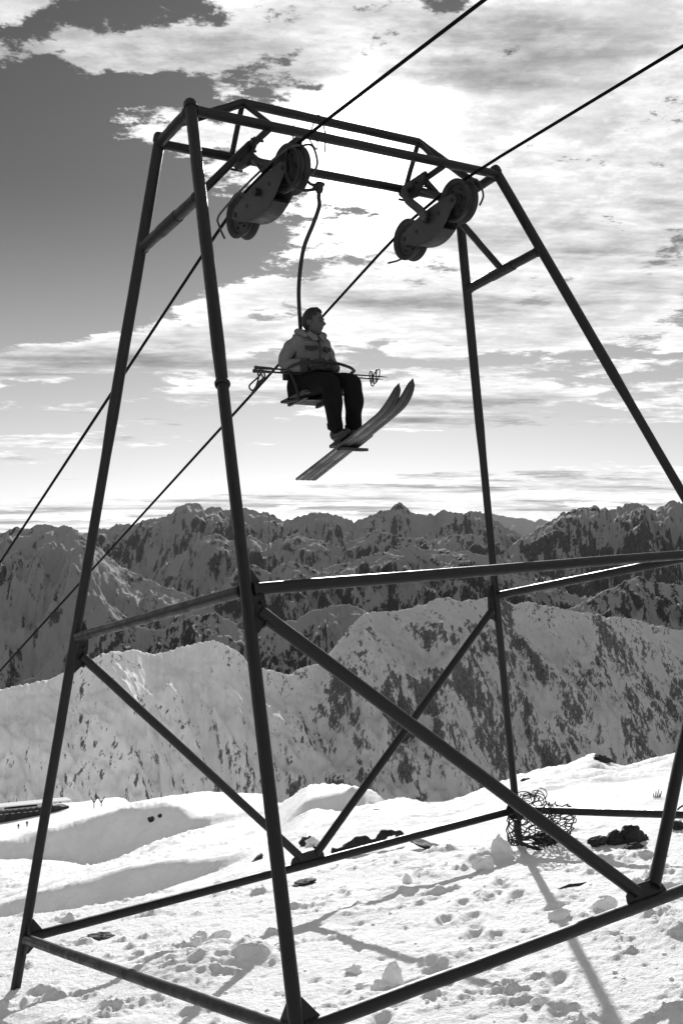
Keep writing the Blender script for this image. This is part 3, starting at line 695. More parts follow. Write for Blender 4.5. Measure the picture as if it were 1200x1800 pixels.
w = MB(); w.box(at(514, 256, hd+.12), AX*.03, DU*.09, AX.cross(DU)*.03); w.build('rope_grip', M['black'], chair)
st = MB()
for k in range(4): st.box(PL(-.115+.092*k, 0, -.012), F*.043*K, L*.205*K, U*.011)
for k in range(4):
    b = MB(); b.box(PL(-.125+.092*k, 0, -.022+.017*k), (F+U*.18)*.0455*K, L*.215*K, U*.011); b.build('seat_slat', M['wood'], chair, smooth=False)
for s in (-1, 1):
    b = MB(); b.box(PL(.0, s*.15, -.030), (F+U*.18)*.14*K, L*.014, U*.012); b.build('seat_bearer', M['black'], chair, smooth=False)
    smalltube('side_frame', [PL(-.16, s*.215, -.03), PL(.08, s*.215, -.03), PL(.10, s*.22, .02), PL(.06, s*.225, .12), PL(.0, s*.235, .22), PL(-.06, s*.235, .26), PL(-.17, s*.20, .28), PL(-.19, s*.06, .29), PL(-.19, 0, .29)], .012, M['black'], chair)
smalltube('safety_bar', [PL(-.12, -.24, .235), PL(.0, -.25, .25), PL(.16, -.25, .275), PL(.28, -.18, .285), PL(.33, .0, .28), PL(.30, .18, .26), PL(.27, .26, .235)], .013, M['black'], chair)
smalltube('safety_bar_stay', [PL(.27, .26, .235), PL(.20, .255, .21), PL(.05, .24, .17)], .013, M['black'], chair)
b = MB(); b.box(PL(.44, .11, -.462), F*.045, L*.13, U*.012); b.build('footrest', M['wood'], chair, smooth=False)
smalltube('footrest_stay', [PL(.17, .03, -.02), PL(.27, .03, -.06), PL(.32, .03, -.20), PL(.34, .03, -.36), PL(.43, .03, -.45)], .011, M['black'], chair)
b = MB(); b.box(PL(-.195, 0, .22), U*.05, L*.17, F*.008); b.build('back_slat', M['wood'], chair, smooth=False)

# ================================================================ skier
def skin_mesh(nodes, edges, lvl=2, root=0, name='tmp'):
    """nodes: list of (pos, (rx, ry)); grow a smooth surface round the skeleton"""
    me = bpy.data.meshes.new(name); me.from_pydata([tuple(n[0]) for n in nodes], edges, []); o = bpy.data.objects.new(name, me); COL.objects.link(o)
    sk = o.modifiers.new('s', 'SKIN'); sk.use_smooth_shade = True
    for i, n in enumerate(nodes):
        r = n[1] if isinstance(n[1], tuple) else (n[1], n[1]); me.skin_vertices[0].data[i].radius = r; me.skin_vertices[0].data[i].use_root = (i == root)
    ss = o.modifiers.new('d', 'SUBSURF'); ss.levels = lvl; ss.render_levels = lvl
    dg = bpy.context.evaluated_depsgraph_get(); dg.update(); ev = o.evaluated_get(dg); m2 = bpy.data.meshes.new_from_object(ev)
    vs = [v.co.copy() for v in m2.vertices]; fs = [tuple(p.vertices) for p in m2.polygons]
    bpy.data.objects.remove(o); bpy.data.meshes.remove(m2)
    return vs, fs
HF = Vector((.95, -.31, .03)).normalized(); HL = Vector((.31, .95, 0)).normalized()    # the head is turned a little to its left
HC = PL(.015, 0, .715)
def head():
    vs, fs = [], []; nu, nv = 40, 30
    for j in range(nv+1):
        th = PI*j/nv
        for i in range(nu):
            ph = 2*PI*i/nu; x = math.sin(th)*math.cos(ph); y = math.sin(th)*math.sin(ph); z = math.cos(th)
            sx, sy, sz = .098, .076, .118
            if z < 0: sy *= 1-.30*(-z)**1.3; 
            X_, Y_, Z_ = x*sx, y*sy, z*sz
            if x < 0 and z < -.1: X_ *= 1-.42*min(1, (-z-.1)*1.5)      # nape
            if x > 0:
                X_ *= .95
                if z < 0: X_ += .012*(-z)                                  # jaw forward
            g = lambda cx, cy, cz, wx, wy, wz=0: math.exp(-((y-cy)/wx)**2-((z-cz)/wy)**2) if x > 0 else 0
            X_ += .020*g(0, 0, -.16, .13, .17)+.012*g(0, 0, -.24, .12, .09)        # nose
            X_ += .008*g(0, 0, .16, .5, .10)                              # brow
            X_ -= .013*(g(0, -.36, .02, .17, .10)+g(0, .36, .02, .17, .10))  # eye sockets
            X_ += .009*g(0, 0, -.50, .25, .07)-.007*g(0, 0, -.56, .25, .03)+.006*g(0, 0, -.62, .22, .05)  # lips
            X_ += .013*g(0, 0, -.88, .35, .16)                            # chin
            vs.append(HC+(HF*X_+HL*Y_+U*Z_)*K)
    for j in range(nv):
        for i in range(nu): fs.append((j*nu+i, j*nu+(i+1) % nu, (j+1)*nu+(i+1) % nu, (j+1)*nu+i))
    return vs, fs
def person():
    bm_ = MB()
    hs, hf = head(); bm_.add(hs, hf)
    nodes = [(PL(0, 0, .11), (.13, .10)), (PL(-.03, 0, .30), (.13, .095)), (PL(-.04, 0, .47), (.15, .10)), (PL(-.02, 0, .58), .058), (PL(.005, 0, .66), .054), (PL(.01, 0, .72), .05),
             (PL(-.04, -.17, .52), .055), (PL(-.10, -.24, .29), .042), (PL(.18, -.09, .27), .030),
             (PL(-.04, .17, .52), .055), (PL(-.04, .26, .30), .042), (PL(.20, .10, .27), .030),
             (PL(.02, -.10, .09), .085), (PL(.44, -.10, .11), .062), (PL(.395, -.02, -.33), .034), (PL(.02, .10, .09), .085), (PL(.44, .12, .12), .062), (PL(.42, .16, -.33), .034)]
    edges = [(0, 1), (1, 2), (2, 3), (3, 4), (4, 5), (2, 6), (6, 7), (7, 8), (2, 9), (9, 10), (10, 11), (0, 12), (12, 13), (13, 14), (0, 15), (15, 16), (16, 17)]
    v, f = skin_mesh([(p, r if not isinstance(r, tuple) else (r[0]*.9, r[1]*.9)) for p, r in nodes], edges, 2); bm_.add(v, f)
    for s in (-1, 1):                                                    # ears
        e = HC+(HF*-.008+HL*s*.075+U*-.01)*K
        bm_.lathe(e, HL*s+HF*-.3, [(-.01, 0), (-.008, .018), (.004, .024), (.010, .020), (.008, .0)], 12)
    root = bm_.build('person', M['skin'], None); root.data.polygons.foreach_set('use_smooth', [True]*len(root.data.polygons))
    tag(root, 'young man in a pale ski jacket and dark trousers riding the lift chair', 'person')
    # jacket: trunk, both sleeves
    jn = [(PL(-.045, 0, .07), (.185, .130)), (PL(-.03, 0, .22), (.160, .125)), (PL(-.03, 0, .33), (.170, .135)), (PL(-.04, 0, .46), (.172, .135)), (PL(-.03, 0, .555), (.105, .095)), (PL(-.005, 0, .60), (.072, .070)),
          (PL(-.04, -.15, .515), .084), (PL(-.085, -.215, .40), .074), (PL(-.10, -.240, .295), .070), (PL(.02, -.20, .275), .064), (PL(.13, -.13, .275), .052),
          (PL(-.04, .15, .515), .084), (PL(-.06, .220, .40), .072), (PL(-.05, .245, .295), .066), (PL(.06, .20, .275), .062), (PL(.15, .13, .275), .052)]
    je = [(0, 1), (1, 2), (2, 3), (3, 4), (4, 5), (3, 6), (6, 7), (7, 8), (8, 9), (9, 10), (3, 11), (11, 12), (12, 13), (13, 14), (14, 15)]
    v, f = skin_mesh(jn, je, 3, 2)
    v = [p+((p-PL(-.02, 0, p.z-O.z)).normalized()*(.006*math.sin(34*p.z+9*math.sin(7*p.x+5*p.y))+.005*math.sin(60*p.x+25*p.z)) if (p-PL(-.02, 0, 0)).length > 0 else Vector()) for p in v]
    j = MB(); j.add(v, f); jk = j.build('jacket', M['jacket'], root, auto=False)
    # skirt of the jacket over the hips, behind
    # hood rolled behind the neck, collar points, zip, pocket flaps
    h = MB(); h.tube(spline([PL(.06, -.095, .565), PL(.0, -.125, .60), PL(-.08, -.10, .625), PL(-.12, 0, .63), PL(-.08, .10, .625), PL(.0, .12, .60), PL(.06, .09, .565)], 5), [.014]+[.021]*4+[.029]*22+[.021]*3+[.014], 12); h.build('hood', M['jacket'], jk, auto=False)
    for s in (-1, 1):
        c = MB(); c.prism([PL(.085, s*.012, .575), PL(.045, s*.075, .615), PL(.055, s*.095, .575), PL(.115, s*.05, .515), PL(.118, s*.020, .53)], F, .014); c.build('collar_point', M['jacket'], jk, smooth=False)
        c = MB(); cc = PL(.108, s*.082, .445)
        fx = (F+L*s*.45).normalized(); lx = U.cross(fx).normalized()
        c.prism([cc-lx*.055+U*.018, cc+lx*.055+U*.018, cc+lx*.055-U*.012, cc-U*.026, cc-lx*.055-U*.012], fx, .014); c.build('pocket_flap', M['jdark'], jk, smooth=False)
    z = MB(); z.tube(spline([PL(.090, 0, .55), PL(.114, 0, .48), PL(.122, 0, .40), PL(.120, 0, .32)], 6), .006, 6); z.build('zip', M['jdark'], jk)
    bl = MB(); bl.tube([PL(-.02+.150*math.cos(t)*.95, .188*math.sin(t), .215) for t in [i*2*PI/40 for i in range(40)]], .011, 8, closed=True); bl.build('belt', M['jdark'], jk)
    # trousers
    tn = [(PL(-.01, 0, .09), (.165, .125)), (PL(.06, -.095, .10), .105), (PL(.26, -.10, .115), .098), (PL(.42, -.10, .105), .092), (PL(.425, -.09, -.02), .082), (PL(.41, -.07, -.16), .078), (PL(.40, -.035, -.27), .060), (PL(.395, -.02, -.33), .046),
          (PL(.06, .095, .10), .105), (PL(.26, .105, .125), .098), (PL(.43, .12, .125), .095), (PL(.445, .125, -.02), .084), (PL(.43, .125, -.16), .080), (PL(.42, .14, -.27), .062), (PL(.42, .16, -.34), .048)]
    te = [(0, 1), (1, 2), (2, 3), (3, 4), (4, 5), (5, 6), (6, 7), (0, 8), (8, 9), (9, 10), (10, 11), (11, 12), (12, 13), (13, 14)]
    v, f = skin_mesh(tn, te, 3)
    v = [p+Vector((.006*math.sin(31*p.z+26*p.x+14*p.y), .003*math.sin(24*p.z+30*p.x), .0)) for p in v]
    t = MB(); t.add(v, f); t.build('trousers', M['trouser'], root, auto=False)
    # hair: cap over the skull with a lifted quiff
    hv, hf_ = head(); kp = []; cap = MB(); lut = {}
    rnd = random.Random(3)
    for i, p in enumerate(hv):
        q = p-HC; a = q.dot(HF)/K; b = q.dot(HL)/K; c_ = q.dot(U)/K
        keep = (c_ > .078+.012*math.sin(b*120)) or (a < .055 and c_ > .045) or (a < .020 and c_ > .0) or (a < -.005 and c_ > -.05 and abs(b) < .9) or (a < -.03 and c_ > -.085)
        if keep:
            ex = .007+.006*max(0, c_/.12)+(.006 if a > .03 and c_ > .05 else 0)
            n_ = q.normalized(); lut[i] = len(kp); kp.append(p+n_*(ex+rnd.uniform(-.0015, .002)))
    fk = [tuple(lut[k] for k in f) for f in hf_ if all(k in lut for k in f)]
    cap.add(kp, fk); ho = cap.build('hair', M['hair'], root, auto=False)
    so = ho.modifiers.new('thick', 'SOLIDIFY'); so.thickness = .012; so.offset = -1
    for s in (-1, 1):       # eyes, eyebrows
        e = HC+(HF*.077+HL*s*.029+U*.004)*K
        b = MB(); b.lathe(e, HF, [(-.012, 0), (-.006, .009), (0, .011), (.006, .008), (.009, 0)], 10); b.build('eye', M['black'], root)
        b = MB(); b.tube([HC+(HF*.090+HL*s*.012+U*.022)*K, HC+(HF*.092+HL*s*.03+U*.028)*K, HC+(HF*.078+HL*s*.052+U*.022)*K], .004, 6); b.build('eyebrow', M['hair'], root)
    # mittens, each with its thumb, folded over the poles
    for s in (-1, 1):
        mv, mf = skin_mesh([(PL(.13, s*.125, .275), .045), (PL(.19, s*.085, .275), .048), (PL(.24, s*.03, .262), .045), (PL(.25, -s*.01, .235), .032), (PL(.20, s*.06, .315), .022), (PL(.235, s*.03, .325), .018)],
                           [(0, 1), (1, 2), (2, 3), (1, 4), (4, 5)], 2)
        mm = MB(); mm.add(mv, mf); mo = mm.build('mitten', M['mittenk'], root, auto=False)
        c = MB(); c.lathe(PL(.105, s*.145, .275), (PL(.19, s*.085, .275)-PL(.05, s*.19, .275)), [(-.03, .05), (-.03, .058), (.03, .058), (.03, .048)], 16); c.build('mitten_cuff', M['mittenk'], mo)
    # boots
    for (fpos, dr) in ((PL(.405, -.005, -.405), SD1), (PL(.43, .165, -.415), SD2)):
        h_ = Vector((dr.x, dr.y, 0)).normalized(); dr2 = (h_*.97+U*.2).normalized(); upn = dr.cross(Vector((-h_.y, h_.x, 0))*-1).normalized()
        if upn.z < 0: upn = -upn
        bv, bf = skin_mesh([(fpos+upn*.13-dr*.03, .058), (fpos+upn*.06-dr*.04, .056), (fpos+upn*.045+dr*.03, .050), (fpos+upn*.035+dr*.11, .044), (fpos+upn*.03+dr*.175, .036)], [(0, 1), (1, 2), (2, 3), (3, 4)], 2)
        bb = MB(); bb.add(bv, bf); bo = bb.build('boot', M['leather'], root, auto=False)
        s_ = MB(); s_.box(fpos+dr*.05, dr*.15, dr.cross(upn)*.040, upn*.012); s_.build('sole', M['black'], bo, smooth=False)
        sk_ = MB(); sk_.lathe(fpos+upn*.165-dr*.03, upn, [(-.03, .050), (-.02, .060), (.02, .060), (.03, .048)], 16); sk_.build('sock_cuff', M['trouser'], root)
    return root
def knit():
    m = bpy.data.materials.new('patterned_knit'); m.use_nodes = True; nt = m.node_tree; g = NG(nt); b = nt.nodes['Principled BSDF']
    tc = g.n('ShaderNodeTexCoord'); v = g.n('ShaderNodeTexVoronoi'); nt.links.new(tc.outputs['Object'], v.inputs['Vector']); v.inputs['Scale'].default_value = 42; v.distance = 'MANHATTAN'
    nt.links.new(g.ramp(v.outputs['Distance'], .35, .5, .006, .035), b.inputs['Base Color']); b.inputs['Roughness'].default_value = .95
    return m
M['mittenk'] = knit()
SD1 = Vector((.47, -.80, .325)).normalized(); SD2 = Vector((.45, -.80, .325)).normalized()
skier = person()

# skis: long wooden boards with turned-up pointed tips, seen from below
def ski(fpos, dr, lab, tail, tip):
    h_ = Vector((dr.x, dr.y, 0)).normalized(); side = Vector((-h_.y, h_.x, 0)); upn = side.cross(dr).normalized()
    if upn.z < 0: upn = -upn
    root = None; n = 44; vs = []; fs = []
    for i in range(n+1):
        s = -tail+(tail+tip)*i/n; e = tip-s
        w = .043+.007*abs(s/1.1)**2
        if e < .30: w = w*math.sqrt(max(0.0, 1-((.30-e)/.30)**2.6))+.002
        th = .010 if abs(s) < .6 else .010-.005*(abs(s)-.6)/.6
        lift = 0.; 
        if e < .38: lift = .62*(.38-e)**2+.55*(.38-e)**3
        camb = -.010*math.cos(PI*s/2.2)
        c = fpos+dr*s+upn*(lift+camb-.012)
        if e < .38: c = c-dr*(.25*(.38-e)**2)
        for (a, b) in ((-w, -th), (-w, th), (-.008 if th > .004 else -w*.3, th), (.008, th), (w, th), (w, -th), (.008, -th), (.0, -th+.004), (-.008, -th)):
            a = max(-w, min(w, a)); vs.append(c+side*a+upn*b)
    m_ = 9
    for i in range(n):
        for j in range(m_): fs.append((i*m_+j, i*m_+(j+1) % m_, (i+1)*m_+(j+1) % m_, (i+1)*m_+j))
    fs += [tuple(range(m_)), tuple(n*m_+k for k in reversed(range(m_)))]
    root = empty('ski', fpos, lab, 'ski', 'skis on the rider\'s boots')
    b = MB(); b.add(vs, fs); b.build('ski_board', M['ski'], root, auto=True)
    for s in (-1, 1):
        q = MB(); q.box(fpos+dr*.03+side*s*.044+upn*.022, dr*.05, side*.003, upn*.020); q.build('toe_iron', M['black'], root, smooth=False)
    q = MB(); q.tube(spline([fpos+dr*.14+side*.046+upn*.02, fpos-dr*.05+side*.05+upn*.03, fpos-dr*.115+upn*.035, fpos-dr*.05-side*.05+upn*.03, fpos+dr*.14-side*.046+upn*.02], 5), .005, 6); q.build('binding_cable', M['black'], root)
    q = MB(); q.box(fpos+dr*.22+upn*.02, dr*.03, side*.016, upn*.010); q.build('binding_lever', M['black'], root, smooth=False)
ski(PL(.415, .005, -.428), SD1, 'wooden ski whose tip is the lower and more leftward of the two', .75, .99)
ski(PL(.41, .115, -.422), SD2, 'wooden ski whose tip reaches furthest up to the right', .76, 1.07)

# ski poles across his lap
def pole(a, b, lab, up=1):
    a, b = Vector(a), Vector(b); d = (b-a).normalized()
    root = empty('ski_pole', a, lab, 'ski pole', 'ski poles lying across the rider\'s lap')
    w = MB(); w.tube([a, a.lerp(b, .5), b-d*.05, b], [.0085, .0075, .005, .002], 8); w.build('shaft', M['black'], root)
    w = MB(); w.tube([a-d*.01, a+d*.0, a+d*.02, a+d*.07, a+d*.14, a+d*.15], [.010, .019, .014, .014, .012, .008], 10); w.build('grip', M['leather'], root)
    s1 = a+d*.03; dx = Vector((1, 0, 0))
    w = MB(); w.tube(spline([s1, s1+dx*.01-U*.06, s1-dx*(.05+.03*up)-U*.15, s1-dx*.05-U*.19, s1+dx*.0-U*.12, s1+dx*.05-U*.07, s1+d*.02], 5), [.008]*31, 6); w.build('wrist_strap', M['leather'], root)
    bc = b-d*.095; e1 = d.orthogonal().normalized(); e2 = d.cross(e1); tl = (d*.35*up)
    w = MB(); w.tube([bc+(e1*math.cos(t)+e2*math.sin(t))*.062+tl*.06*math.cos(t) for t in [i*2*PI/24 for i in range(24)]], .005, 6, closed=True); bo = w.build('basket_ring', M['black'], root)
    for k in range(4):
        t = k*PI/2+.4*up; w = MB(); w.tube([bc-(e1*math.cos(t)+e2*math.sin(t))*0, bc+(e1*math.cos(t)+e2*math.sin(t))*.062], .005, 6); w.build('basket_spoke', M['leather'], bo)
pole(at(449, 646, 9.16), at(681, 663, 9.02), 'ski pole across the lap whose grip is the upper of the pair', 1)
pole(at(446, 652, 9.12), at(673, 667, 9.08), 'ski pole across the lap whose grip is the lower of the pair', -1)

# ================================================================ things on the snow
def rock(name, px, d, sx, sy, sz, seed, lab=None, cat='rock', group=None, sink=.35, m=None, tilt=0., rough=.35):
    r = random.Random(seed); bm = bmesh.new(); bmesh.ops.create_icosphere(bm, subdivisions=4, radius=1)
    ph = [(r.uniform(1.4, 3), r.uniform(0, 6), r.uniform(1.4, 3), r.uniform(0, 6), r.uniform(1.4, 3), r.uniform(0, 6)) for _ in range(5)]
    base = on(px, d)
    for v in bm.verts:
        p = v.co.copy(); k = 1
        for i, (a, b, c, d_, e, f_) in enumerate(ph): k += rough/(i+1.4)*math.sin(a*p.x*(1+i*.55)+b)*math.sin(c*p.y*(1+i*.55)+d_)*math.cos(e*p.z*(1+i*.5)+f_)*1.6
        p = p*k; p = Vector((round(p.x*5)/5*.35+p.x*.65, round(p.y*5)/5*.35+p.y*.65, round(p.z*5)/5*.35+p.z*.65))
        tp = 1-(.45*max(-.6, min(1, p.z)) if sz > sx*1.2 else 0); x_ = p.x*sx*tp; z_ = p.z*sz; v.co = Vector((x_*math.cos(tilt)-z_*math.sin(tilt), p.y*sy, x_*math.sin(tilt)+z_*math.cos(tilt)))
    me = bpy.data.meshes.new(name); bm.to_mesh(me); bm.free(); me.materials.append(m or M['rock'])
    if m is not None: me.polygons.foreach_set('use_smooth', [True]*len(me.polygons))
    o = bpy.data.objects.new(name, me); COL.objects.link(o); o.location = base+Vector((0, 0, sz*(1-sink)-sz*.25))
    if lab: tag(o, lab, cat, group)
    return o
G = 'dark rocks showing through the snow'
rock('rock', 540, 1488, .10, .10, .085, 1, 'small rounded rock just left above the far bracing joint', group=G)
rock('rock', 453, 1513, .09, .10, .035, 2, 'small dark stone poking out left of the far bracing joint', group=G, tilt=.6)
rock('rock', 533, 1554, .12, .1, .03, 3, 'flat dark stone just below the far base beam', group=G, tilt=.2)
rock('rock', 762, 1496, .22, .16, .035, 4, 'flat broken rock slab right of the driftwood-like rock band', group=G, tilt=-.25)
rock('rock', 1108, 1480, .13, .10, .13, 5, 'largest dark rock, left of the right-hand brace', group=G, tilt=.5)
rock('rock', 1080, 1483, .12, .10, .09, 6, 'mid-sized dark rock at the lower left of the largest one', group=G, tilt=.5)
rock('rock', 1052, 1490, .10, .08, .055, 7, 'low dark rock at the left end of the rock cluster', group=G, tilt=.2)
rock('rock', 1112, 1489, .09, .08, .045, 8, 'small dark rock below the largest rock of the cluster', group=G, tilt=.1)
rock('rock', 1130, 1474, .07, .08, .03, 9, 'thin dark stone right of the rock cluster beside the brace', group=G, tilt=.2)
rock('rock', 1192, 1458, .07, .06, .07, 10, 'dark stone at the right edge beyond the brace', group=G, tilt=.7)
rock('rock', 926, 19.5, .10, .10, .05, 11, 'lone dark rock on the snow crest beside the rear leg', group=G)
rock('rock', 660, 43.5-22, .0+.14, .1, .02, 12, 'faint dark stone on the crest left of centre', group=G)
rock('rock', 266, 1442, .26, .25, .2, 13, 'dark boulder on the distant snow knoll, left of its pair', group=G)
rock('rock', 281, 1438, .16, .16, .12, 14, 'smaller boulder of the pair on the distant snow knoll', group=G)
rock('rock', 262, 1410, .3, .3, .15, 15, 'small boulder on the skyline of the distant knoll', group=G)
rock('rock', 153, 1652, .10, .06, .018, 16, 'thin dark patch of bare stone just inside the far left base beam', group=G, tilt=.2)
rock('rock', 179, 1650, .13, .08, .028, 17, 'dark patch of bare stone below the far left base beam', group=G, tilt=-.05)
# the long twisted dark band of rock: one ledge
lb = on(640, 1498); yd = lb.y
def lp(px, row, dd=0.): return at(px, row, yd+dd)
pts = [lp(582, 1500), lp(598, 1497), lp(612, 1486), lp(625, 1480), lp(642, 1477), lp(655, 1480), lp(668, 1473), lp(676, 1466), lp(690, 1464), lp(702, 1466, .05), lp(703, 1472, .08)]
w = MB(); sp = spline(pts, 6); w.tube(sp, [max(.014, .046*(1+.35*math.sin(i*.33+1)+.12*math.sin(i*1.1)))*(.45 if i in (0, len(sp)-1) else 1) for i in range(len(sp))], 10)
o = w.build('rock_ledge', M['rock'], None); tag(o, 'long twisted dark ledge of rock lying behind the far base beam', 'rock')
rock('rock', 612, 1500, .12, .10, .075, 21, 'blocky dark rock at the left end of the twisted ledge', group=G, tilt=.2)
rock('snow_capped_rock', 550, 1489, .09, .08, .07, 22, 'snow-covered lump right beside the small rounded rock', 'snow lump', m=M['snowclod'], sink=.4)
# the pale and dark outcrop on the right skyline
rock('rock', 1058, 20.6, .16, .12, .07, 23, 'grey rock showing in the flank of the small peak on the right skyline', group=G, sink=.4, tilt=-.2)
# stick on the snow
a, b = on(980, 1575, .02), on(1030, 1561, .04)
w = MB(); w.tube([a, a.lerp(b, .4)+U*.01, a.lerp(b, .75), b+U*.01], [.004, .016, .014, .003], 8); tag(w.build('stick', M['twig'], None), 'dark pointed stick lying on the snow left of the lower bracing joint', 'stick')
# snow blocks
SG = 'blocks and clods of snow thrown up round the tower'
def clod(px, d, sx, sy, sz, seed, lab, tilt=0., sink=.3): rock('snow_block', px, d, sx, sy, sz, seed, lab, 'snow block', SG, sink, M['snowclod'], tilt, .28)
clod(692, 1732, .075, .06, .11, 31, 'tall ribbed block of snow standing alone in front of the tower centre', .1)
clod(672, 1737, .085, .06, .045, 32, 'low wedge of snow leaning against the tall ribbed block', .4)
clod(880, 1508, .10, .05, .13, 33, 'upright pointed slab of snow beside the rear leg', .25)
clod(850, 1527, .11, .08, .09, 34, 'rounded snow block left of the upright pointed slab of snow', .0)
clod(715, 1556, .05, .04, .07, 35, 'small upright snow block in the open snow left of the rear leg', .1)
clod(622, 1710, .055, .05, .035, 36, 'small snow clod left of the tall ribbed block', .1)
clod(638, 1736, .06, .05, .02, 37, 'flat snow clod below the low wedge', .1)
clod(1060, 1600, .10, .08, .07, 38, 'rounded snow clod just above the lower right bracing joint', .0)
clod(945, 1768, .05, .04, .03, 39, 'small snow clod under the long near base beam', .1)
clod(982, 1616, .09, .07, .05, 40, 'flattened snow clod right below the stick', .0)
clod(345, 1680, .05, .05, .05, 41, 'snow clod just below the left end of the near leg\'s beam', .0)
clod(388, 1665, .09, .08, .06, 42, 'crumbled snow lump in the churned patch left of the near leg', .0)
clod(350, 1655, .08, .07, .06, 43, 'upper snow lump in the churned patch left of the near leg', .2)
clod(1160, 1540, .08, .06, .05, 44, 'snow lump between the brace foot and the right edge', .2)
# small clods too many to count
def scatter():
    rnd = random.Random(9); mb = MB()
    for i in range(900):
        px = rnd.uniform(-60, 1260); d = 3.6*math.exp(rnd.random()*math.log(14/3.6)); b = on(px, d); 
        if perlin(np.array([b.x*1.1+4]), np.array([b.y*1.1]))[0] < -.05 and rnd.random() < .75: continue
        r = .004+.014*rnd.random()**3
        vs = []; 
        for (x, y, z) in ((1, 0, 0), (-1, 0, 0), (0, 1, 0), (0, -1, 0), (0, 0, 1), (.6, .6, .6), (-.6, .6, .6), (.6, -.6, .6), (-.6, -.6, .6)):
            k = rnd.uniform(.7, 1.25); vs.append(b+Vector((x*k*r*1.3, y*k*r*1.2, z*k*r*.9)))
        mb.add(vs, [(0, 5, 7), (5, 4, 7), (5, 6, 4), (6, 8, 4), (8, 7, 4), (6, 1, 8), (5, 2, 6), (7, 8, 3), (0, 2, 5), (2, 1, 6), (8, 1, 3), (7, 3, 0)])
    o = mb.build('snow_crumbs', M['snowclod'], None, auto=False); o['kind'] = 'stuff'
    o['label'] = 'small crumbs of snow scattered over the trampled slope'; o['category'] = 'snow crumbs'
scatter()

# roll of old wire mesh round the foot of the rear leg
def mesh_roll():
    rnd = random.Random(4); c = on(942, 1492)+Vector((.03, .08, .05)); root = empty('wire_mesh_roll', c, 'crumpled roll of old wire mesh wrapped round the foot of the rear leg', 'wire mesh')
    H_, R_ = .46, .25
    def P(th, h):
        cr = R_*(1+.22*math.sin(3*th+1+2.2*h)+.14*math.sin(5*th+6*h)); cr *= .78+.3*math.sin(PI*min(1, h/H_*.8+.15))
        return c+Vector((math.cos(th)*cr*1.15+.10*(h-.2), math.sin(th)*cr, h+.05*math.sin(2*th+8*h)-.03))
    mb = MB(); nt_ = 17; nr = 8
    for k in range(nt_):
        for sgn in (1, -1):
            pts = []
            for i in range(17):
                h = H_*i/16; th = 2*PI*k/nt_+sgn*(h/H_)*1.5+.10*math.sin(i*PI/2)
                p = P(th, h)+Vector((rnd.uniform(-1, 1), rnd.uniform(-1, 1), rnd.uniform(-1, 1)))*.012; pts.append(p)
            mb.tube(pts, .0075, 4, caps=False)
    mb.build('mesh_strands', M['wire'], root)['kind'] = 'stuff'
    for k in range(9):
        w = MB(); a0 = rnd.uniform(0, 6); base = c+Vector((rnd.uniform(-.16, .34), rnd.uniform(-.2, .2), .47+rnd.uniform(-.05, .04))); r = rnd.uniform(.04, .09)
        w.tube([base+Vector((math.cos(a0+t)*r*1.2, math.sin(a0+t)*r*.7, math.sin(a0+t*1.1)*r*.5+.02*t)) for t in [i*.42 for i in range(13)]], .0055, 5); w.build('loose_wire_end', M['wire'], root)
    for k in range(3):
        w = MB(); pts = [P(2*PI*i/22, .01+.02*k+.02*math.sin(i)) for i in range(22)]; w.tube(pts, .008, 5, closed=True); w.build('selvedge_wire', M['wire'], root)
mesh_roll()
rock('rock', 975, 12.3, .20, .12, .045, 51, 'dark slab lying behind the foot of the wire mesh roll', group=G, tilt=.05, sink=.2)
# a twig sticking out of the snow
w = MB(); q = on(1155, 1405)
for k in range(5):
    w.tube([q+Vector((.02*k-.05, 0, 0)), q+Vector((.03*k-.06+random.uniform(-.03, .03), 0, .06+.03*(k % 3)))], [.009, .004], 6)
tag(w.build('dead_twigs', M['twig'], None), 'tuft of dead twigs poking out of the snow near the right-hand brace', 'twigs')
w = MB(); q = on(1178, 1448); w.tube(spline([q-U*.02, q+Vector((.05, 0, .08)), q+Vector((.09, 0, .17)), q+Vector((.17, 0, .22))], 4), .010, 6)
tag(w.build('branch', M['twig'], None), 'bent dead branch standing in the snow at the right edge behind the brace', 'branch')

